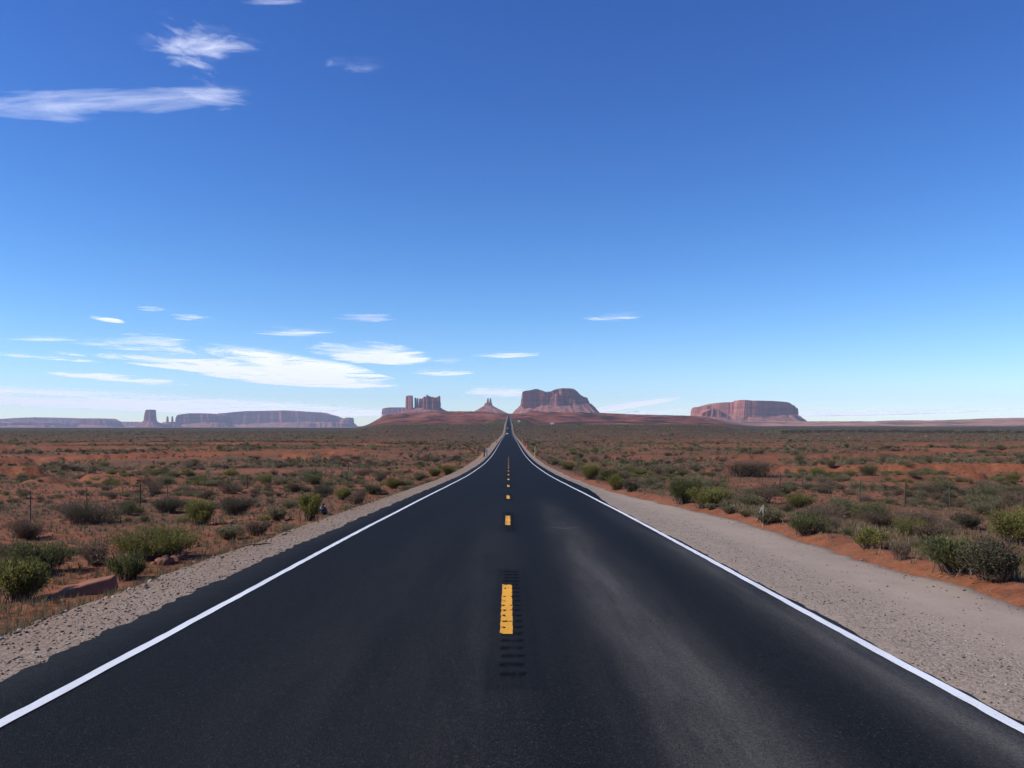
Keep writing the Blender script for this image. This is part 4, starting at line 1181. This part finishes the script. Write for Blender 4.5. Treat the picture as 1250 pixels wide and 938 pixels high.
# right mesa
D4 = 9000.
butte('mesa', 'long flat-topped dark red mesa alone on the right horizon', 'mesa',
      [dict(prof=[(848.5, 500.5), (850, 498), (853, 496.8), (860, 496.2), (868, 493.6), (874, 492.2), (884, 492), (886, 491.6), (890, 492.6), (899, 491.6), (904, 491.4)], base=514, depth=240, seed=51, rot=-.42, flute=.05, dd=150),
       dict(prof=[(892, 491.5), (894.7, 489.6), (897.5, 489.4), (908, 490.2), (930, 490.4), (947, 490.8), (961, 491.8), (965.5, 493.6), (973, 496), (976, 498.5)], base=511, depth=230, seed=55, rot=.45, flute=.03),
       dict(prof=[(971.4, 503), (972.3, 498.0), (973.0, 498.2), (974.2, 504)], base=511, depth=22, seed=57, nth=70, taper=.3, name='spire')],
      [dict(x=(848, 972, 507, 838, 980, 517), depth=300, seed=58)], D4)
butte('rock_mound', 'low rounded purple knoll in front of the left end of the right mesa', 'hill',
      [dict(prof=[(853, 506.5), (857, 503.6), (863, 500.8), (867, 499.6), (872, 500.2), (878, 503), (885, 507.5), (890, 510)], base=516, depth=160, seed=61, flute=.08, taper=.15)],
      [dict(x=(852, 888, 508.5, 840, 904, 520), depth=160, seed=62)], 8000.)
# far left country, in the blue
D5 = 15500.
butte('mesa', 'longest pale mesa on the left horizon with a step down at its right end', 'mesa',
      [dict(prof=[(268, 506.2), (272, 505.2), (282, 504.5), (296, 503.2), (306, 502.4), (330, 502.0), (352, 501.6), (364, 502), (384, 503.4), (394, 503.8), (402, 506.5), (410, 508.2), (414, 510.4), (418, 511)], base=517, depth=330, dd=200, seed=71, rot=.10, flute=.035, nth=520),
       dict(prof=[(416, 512), (422, 511.3), (424, 510), (430, 510.2), (432, 513)], base=518, depth=150, seed=72, nth=120)],
      [dict(x=(268, 430, 515.5, 260, 434, 523), depth=330, dd=200, seed=73)], D5 + 800)
butte('mesa', 'blocky mesa with pale lit columns in front of the longest pale mesa', 'mesa',
      [dict(prof=[(220, 509.5), (221.5, 507.5), (226, 506.2), (236, 505), (250, 504.8), (262, 505.4), (272, 507), (278, 508.5)], base=517, depth=200, dd=150, seed=75, rot=.16, flute=.07, nth=400)],
      [dict(x=(219, 279, 515.8, 214, 286, 523), depth=200, dd=150, seed=76)], D5 - 900)
butte('rock_spires', 'pair of thin rock spires between the lone tower and the blocky mesa', 'rock spires',
      [dict(prof=[(203.2, 511.5), (203.9, 508.4), (205.0, 508.6), (205.7, 512)], base=517, depth=16, seed=78, nth=60, taper=.25, name='spire'),
       dict(prof=[(209.2, 511.5), (209.8, 508.4), (210.8, 508.6), (211.5, 512)], base=517, depth=16, seed=79, nth=60, taper=.25, name='spire')],
      [dict(x=(200, 213, 515.5, 192, 222, 522), depth=110, seed=80)], D5 - 1200)
butte('rock_tower', 'lone broad rock tower on a rubble cone at the left horizon', 'rock tower',
      [dict(prof=[(177.4, 513), (178.4, 507), (179.8, 502.6), (181.4, 500.5), (186, 500.2), (187.2, 500.6), (188.4, 505), (189.4, 513)], base=516.5, depth=105, seed=82, nth=180, taper=.10, sq=3.2)],
      [dict(x=(177, 189.6, 513.2, 167, 201, 521.8), depth=100, seed=83)], D5 - 1500)
butte('mesa', 'low blue mesa left of the lone rock tower', 'mesa',
      [dict(prof=[(97, 516), (99, 513.5), (104, 511.5), (116, 511.0), (130, 511.2), (136, 511.6), (141, 513.6), (146, 515), (147, 518)], base=519, depth=220, dd=150, seed=85, flute=.05),
       dict(prof=[(81, 519), (83, 517), (88, 516), (94, 516.4), (96, 518)], base=521, depth=150, seed=86, nth=120)],
      [dict(x=(82, 148, 518.5, 78, 152, 524), depth=220, dd=150, seed=87)], D5 + 300)
butte('mesa', 'long low pale blue mesa at the left rim of the horizon', 'mesa',
      [dict(prof=[(-60, 514), (-20, 513.6), (0, 514), (8, 512.4), (20, 511.6), (34, 510.6), (60, 509.8), (80, 510.4), (100, 511), (110, 512)], base=520, depth=500, dd=300, seed=91, flute=.03, nth=420)],
      [dict(x=(-60, 112, 518, -70, 120, 524), depth=500, dd=300, seed=92)], 18500.)
butte('mesa', 'pink sunlit cliffs below the pale blue mesa at the left rim', 'mesa',
      [dict(prof=[(-30, 515.5), (-6, 515), (4, 515.6), (14, 516), (24, 516.6), (30, 515.2), (44, 514.6), (52, 516), (62, 516.2), (70, 518)], base=521, depth=300, seed=94, flute=.09, rot=.2, nth=400)],
      [dict(x=(-30, 70, 519.5, -36, 78, 524), depth=300, seed=95)], D5 - 600)
butte('mesa', 'thin blue ridge line between the low blue mesa and the lone rock tower', 'mesa',
      [dict(prof=[(140, 516), (150, 515.2), (160, 515), (172, 515.6), (196, 516.4), (206, 517)], base=520.5, depth=400, seed=97, flute=.03)],
      [dict(x=(138, 208, 519, 130, 214, 524), depth=400, seed=98)], 19000.)

# ------------------------------------------------------------------ light, sky
AZ, EL = R(-100), R(38)                      # the sun stands to the left
sdir = Vector((math.sin(AZ) * math.cos(EL), math.cos(AZ) * math.cos(EL), math.sin(EL)))
sun = bpy.data.lights.new('sun', 'SUN'); sun.energy = 5.0; sun.angle = R(.5); sun.color = (1., .95, .87)
so = bpy.data.objects.new('sun', sun); COL.objects.link(so); so.rotation_euler = sdir.to_track_quat('Z', 'Y').to_euler()
so.location = (-30, 0, 40)
w = bpy.data.worlds.new('World'); scene.world = w; w.use_nodes = True
wn = w.node_tree
bg = wn.nodes['Background']
sky = wn.nodes.new('ShaderNodeTexSky'); sky.sky_type = 'NISHITA'; sky.sun_disc = False
sky.sun_elevation = EL; sky.sun_rotation = AZ
sky.altitude = 1600; sky.air_density = 1.0; sky.dust_density = .3; sky.ozone_density = 5.0
hs = wn.nodes.new('ShaderNodeHueSaturation'); hs.inputs['Saturation'].default_value = 1.24; hs.inputs['Hue'].default_value = .513
wn.links.new(sky.outputs[0], hs.inputs['Color']); tc = wn.nodes.new('ShaderNodeTexCoord'); sz = wn.nodes.new('ShaderNodeSeparateXYZ'); wn.links.new(tc.outputs['Generated'], sz.inputs[0])
el = wn.nodes.new('ShaderNodeMapRange'); el.inputs['From Min'].default_value = 0; el.inputs['From Max'].default_value = .5
el.inputs['To Min'].default_value = 1.0; el.inputs['To Max'].default_value = .90; wn.links.new(sz.outputs[2], el.inputs['Value'])
mu = wn.nodes.new('ShaderNodeVectorMath'); mu.operation = 'SCALE'; wn.links.new(hs.outputs[0], mu.inputs[0]); wn.links.new(el.outputs[0], mu.inputs['Scale'])
hu = wn.nodes.new('ShaderNodeMapRange'); hu.inputs['From Min'].default_value = 0; hu.inputs['From Max'].default_value = .4
hu.inputs['To Min'].default_value = .500; hu.inputs['To Max'].default_value = .515; wn.links.new(sz.outputs[2], hu.inputs['Value']); wn.links.new(hu.outputs[0], hs.inputs['Hue'])
wn.links.new(mu.outputs[0], bg.inputs[0]); bg.inputs[1].default_value = .15

# ------------------------------------------------------------------ haze
def build_haze():
    v, f = box(-21000, 21000, -300, 20800, -60, 760)
    m, nt = mat_new('haze_air'); N = NT(nt)
    pv = N.n('ShaderNodeVolumePrincipled'); pv.inputs['Color'].default_value = (.62, .75, 1., 1); pv.inputs['Density'].default_value = 2.8e-5
    pv.inputs['Anisotropy'].default_value = .0
    N.out(pv.outputs[0], vol=True)
    o = mesh_obj('haze', v, f, m); tag(o, kind='stuff')
HAZE = True
if HAZE: build_haze()

# ------------------------------------------------------------------ clouds: thin level layers of vapour at their real height
def cloud_mat(seed, feat, thr, gain, amax, W, D, wisp):
    m, nt = mat_new('cloud_vapour'); N = NT(nt)
    o = N.obj()
    flat = N.vmul(o, (1, 1, 0))
    sp = N.n('ShaderNodeVectorMath', operation='LENGTH'); N.l(flat, sp.inputs[0])
    r = sp.outputs['Value']
    sc = N.vmul(o, (W / feat / wisp, D / feat / max(1., D / W) ** .5, .25))
    ad = N.n('ShaderNodeVectorMath', operation='ADD'); N.l(sc, ad.inputs[0]); ad.inputs[1].default_value = (seed * 3.7, seed * 1.3, seed * 2.1)
    nz = N.noise(ad.outputs[0], 1.0, 9, .61, .55)
    n2 = N.noise(ad.outputs[0], .33, 4, .55, .4)
    fall = N.math('SUBTRACT', 1.0, N.math('POWER', r, 1.7))
    v = N.math('ADD', N.math('MULTIPLY', N.math('SUBTRACT', nz, .5), 2.0), N.math('MULTIPLY', N.math('SUBTRACT', n2, .5), 2.0))
    v = N.math('ADD', v, N.math('MULTIPLY', fall, .62))
    v = N.math('MULTIPLY', N.math('SUBTRACT', v, thr), gain, clamp=True)
    v = N.math('MULTIPLY', v, N.math('MULTIPLY', N.math('MULTIPLY', fall, 5.0, clamp=True), amax))
    # the upper skin is thinner than the base
    sx = N.n('ShaderNodeSeparateXYZ'); N.l(o, sx.inputs[0])
    up = N.math('GREATER_THAN', sx.outputs[2], 0.0)
    v = N.math('MULTIPLY', v, N.math('SUBTRACT', 1.0, N.math('MULTIPLY', up, .86)))
    tr = N.n('ShaderNodeBsdfTranslucent'); tr.inputs[0].default_value = (.97, .97, .97, 1)
    df = N.n('ShaderNodeBsdfDiffuse'); df.inputs[0].default_value = (.97, .97, .97, 1)
    mx = N.n('ShaderNodeMixShader'); mx.inputs[0].default_value = .05; N.l(tr.outputs[0], mx.inputs[1]); N.l(df.outputs[0], mx.inputs[2])
    tp = N.n('ShaderNodeBsdfTransparent')
    m2 = N.n('ShaderNodeMixShader'); N.l(v, m2.inputs[0]); N.l(tp.outputs[0], m2.inputs[1]); N.l(mx.outputs[0], m2.inputs[2])
    N.out(m2.outputs[0]); return m

def build_cloud(px, py, w, h, alt, thr, gain, amax, feat, label, rot=0., wisp=2.0, seed=0):
    """px, py, w, h: where it stands in the photo; alt: height above the camera"""
    d0 = alt * F / (HY - (py - h / 2)); d1 = alt * F / (HY - min(py + h / 2, 508.5)); yc = (d0 + d1) / 2
    D = (d1 - d0) / 2; xc = (px - HX) / F * (alt * F / (HY - py)); W = w / 2 / F * (alt * F / (HY - py))
    nr, nth = 14, 64
    th = np.linspace(0, 2 * np.pi, nth, endpoint=False)
    rim = 1 + .16 * fbm(np.cos(th) * 1.6 + seed * 3, np.sin(th) * 1.6, seed=seed, oct=4)
    T = min(W, D) * .03
    V = []
    for r in np.linspace(0, 1, nr + 1)[1:]:
        V.append(np.stack([r * rim * np.cos(th), r * rim * np.sin(th), np.full(nth, r)], 1))
    V = np.concatenate(V)
    def lay(sgn):
        z = sgn * (1 - V[:, 2] ** 2) * (1 + .35 * fbm(V[:, 0] * 3 + seed, V[:, 1] * 3, seed=seed + 2, oct=3)) + sgn * .004
        return np.concatenate([np.stack([V[:, 0], V[:, 1], z], 1), [[0, 0, sgn * 1.0]]])
    top, bot = lay(1), lay(-1)
    idx = np.arange(nr * nth).reshape(nr, nth); nx = np.roll(idx, -1, 1); n0 = nr * nth + 1
    q = np.stack([idx[:-1], idx[1:], nx[1:], nx[:-1]], -1).reshape(-1, 4)
    Fc = [tuple(f) for f in q] + [tuple(f[::-1] + n0) for f in q]
    for k in range(nth):
        k2 = (k + 1) % nth
        Fc += [(nr * nth, k, k2), (nr * nth + n0, k2 + n0, k + n0)]
        e, e2 = (nr - 1) * nth + k, (nr - 1) * nth + k2
        Fc.append((e, e + n0, e2 + n0, e2))
    o = mesh_obj('cloud', np.concatenate([top, bot]), [tuple(int(i) for i in f) for f in Fc], cloud_mat(seed, feat, thr, gain, amax, W, D, wisp), smooth=True)
    o.scale = (W, D, T); o.location = (xc, yc, CAMZ + alt); o.rotation_euler = (0, 0, rot)
    tag(o, label, 'cloud'); return o
HI, LO = 6500., 2300.
CL = [
 # px, py, w, h, height, threshold, gain, alpha, feature size, label, turn, wisp
 (112, 129, 500, 46, HI, .22, 1.3, .70, 1300, 'long white streak of cloud reaching in from the left rim high in the sky', -.10, 3.),
 (258, 112, 130, 56, HI, .26, 1.2, .55, 900, 'feathery wisp at the right tip of the long white streak', .5, 1.5),
 (262, 54, 200, 90, HI, .34, 1.5, .75, 1000, 'ragged wispy cloud patch above the long white streak', .2, 1.2),
 (438, 79, 110, 28, HI, .30, 1.3, .5, 800, 'small faint cloud alone to the right of the ragged patch', -.15, 2.),
 (330, 1, 130, 16, HI, .42, 1.3, .5, 800, 'thin cloud cut by the top rim of the photo', 0, 2.),
 (290, 443, 310, 66, LO, -.02, 3.2, 1.0, 1500, 'largest bright white cloud, flat, above the longest pale mesa', -.02, 1.6),
 (446, 429, 150, 36, LO, .18, 2.2, .9, 1100, 'thin white cloud at the right end of the largest bright cloud', -.02, 1.6),
 (195, 411, 120, 13, LO, .34, 2.0, .8, 900, 'thin streak just above the left end of the largest bright cloud', 0, 2.),
 (352, 405, 160, 15, LO, .36, 1.8, .75, 900, 'faint streak just above the middle of the largest bright cloud', 0, 2.),
 (146, 462, 110, 18, LO, .10, 2.6, .95, 1100, 'small flat white cloud above the lone rock tower', 0, 1.6),
 (50, 485, 620, 58, 1900., -.34, 1.8, .97, 2000, 'broad pale cloud bank low over the left horizon', 0, 2.),
 (40, 434, 80, 20, LO, .34, 2.4, .9, 800, 'small slanting cloud near the left rim above the cloud bank', -.3, 1.5),
 (88, 432, 44, 9, LO, .28, 2.2, .85, 700, 'tiny cloud right of the small slanting cloud', 0, 1.5),
 (44, 413, 110, 9, LO, .32, 1.8, .7, 700, 'hair-thin streak at the left rim above the slanting cloud', 0, 2.),
 (128, 390, 36, 10, LO, .26, 2.4, .9, 600, 'tiny white puff above the thin streaks on the left', 0, 1.3),
 (181, 376, 56, 10, LO, .30, 2.0, .8, 700, 'small thin cloud highest of the low left group', 0, 1.6),
 (238, 388, 72, 12, LO, .30, 2.0, .85, 700, 'small thin cloud right of the highest one of the low left group', -.05, 1.6),
 (445, 388, 96, 13, LO, .36, 1.8, .7, 800, 'faint split streak above the square rock tower', 0, 1.8),
 (614, 432, 100, 11, LO, .28, 2.0, .8, 900, 'thin straight streak of cloud above the road end', 0, 2.),
 (533, 454, 96, 11, LO, .26, 2.2, .9, 900, 'thin bright streak above the castle-like butte', 0, 2.),
 (548, 440, 56, 10, LO, .32, 1.6, .6, 800, 'faint shred between the two thin streaks above the castle-like butte', 0, 1.8),
 (757, 385, 100, 16, LO, .26, 2.4, .9, 800, 'small white lens cloud alone above the right side of the road', 0, 1.6),
 (612, 478, 100, 15, 1900., .18, 2.0, .85, 1000, 'low white shred left of the massive butte', 0, 1.8),
 (761, 496, 60, 24, 1900., -.35, 4.0, 1.0, 900, 'little bright white cloud on the horizon right of the massive butte', 0, 1.2),
 (812, 502, 76, 9, 1500., .02, 2.4, .9, 800, 'thin low cloud right of the little bright cloud on the horizon', 0, 1.8),
 (1080, 502, 260, 11, 1500., .05, 1.8, .8, 1200, 'long thin low cloud over the pink ridge on the right horizon', 0, 2.2),
]
for i, c in enumerate(CL):
    build_cloud(*c, seed=i + 1)

# ------------------------------------------------------------------ camera, render settings
cam = bpy.data.cameras.new('camera'); co = bpy.data.objects.new('camera', cam); COL.objects.link(co)
co.location = (0, 0, CAMZ); co.rotation_euler = (R(90), 0, 0)
cam.sensor_width = 36; cam.lens = 36 * F / 1250
cam.shift_x = (625 - HX) / 1250; cam.shift_y = (HY - 469) / 1250
cam.clip_start = .05; cam.clip_end = 400000
scene.camera = co
scene.render.engine = 'CYCLES'
cy = scene.cycles
cy.use_denoising = True
try: cy.denoiser = 'OPENIMAGEDENOISE'
except Exception: pass
cy.max_bounces = 8; cy.diffuse_bounces = 3; cy.glossy_bounces = 2; cy.transmission_bounces = 2; cy.transparent_max_bounces = 16
cy.volume_bounces = 2
cy.caustics_reflective = False; cy.caustics_refractive = False
cy.use_adaptive_sampling = True; cy.adaptive_threshold = .02
vs = scene.view_settings
scene.display_settings.display_device = 'sRGB'
vs.view_transform = 'Standard'; vs.look = 'None'; vs.exposure = 0.20; vs.gamma = 1.0; vs.use_curve_mapping = False
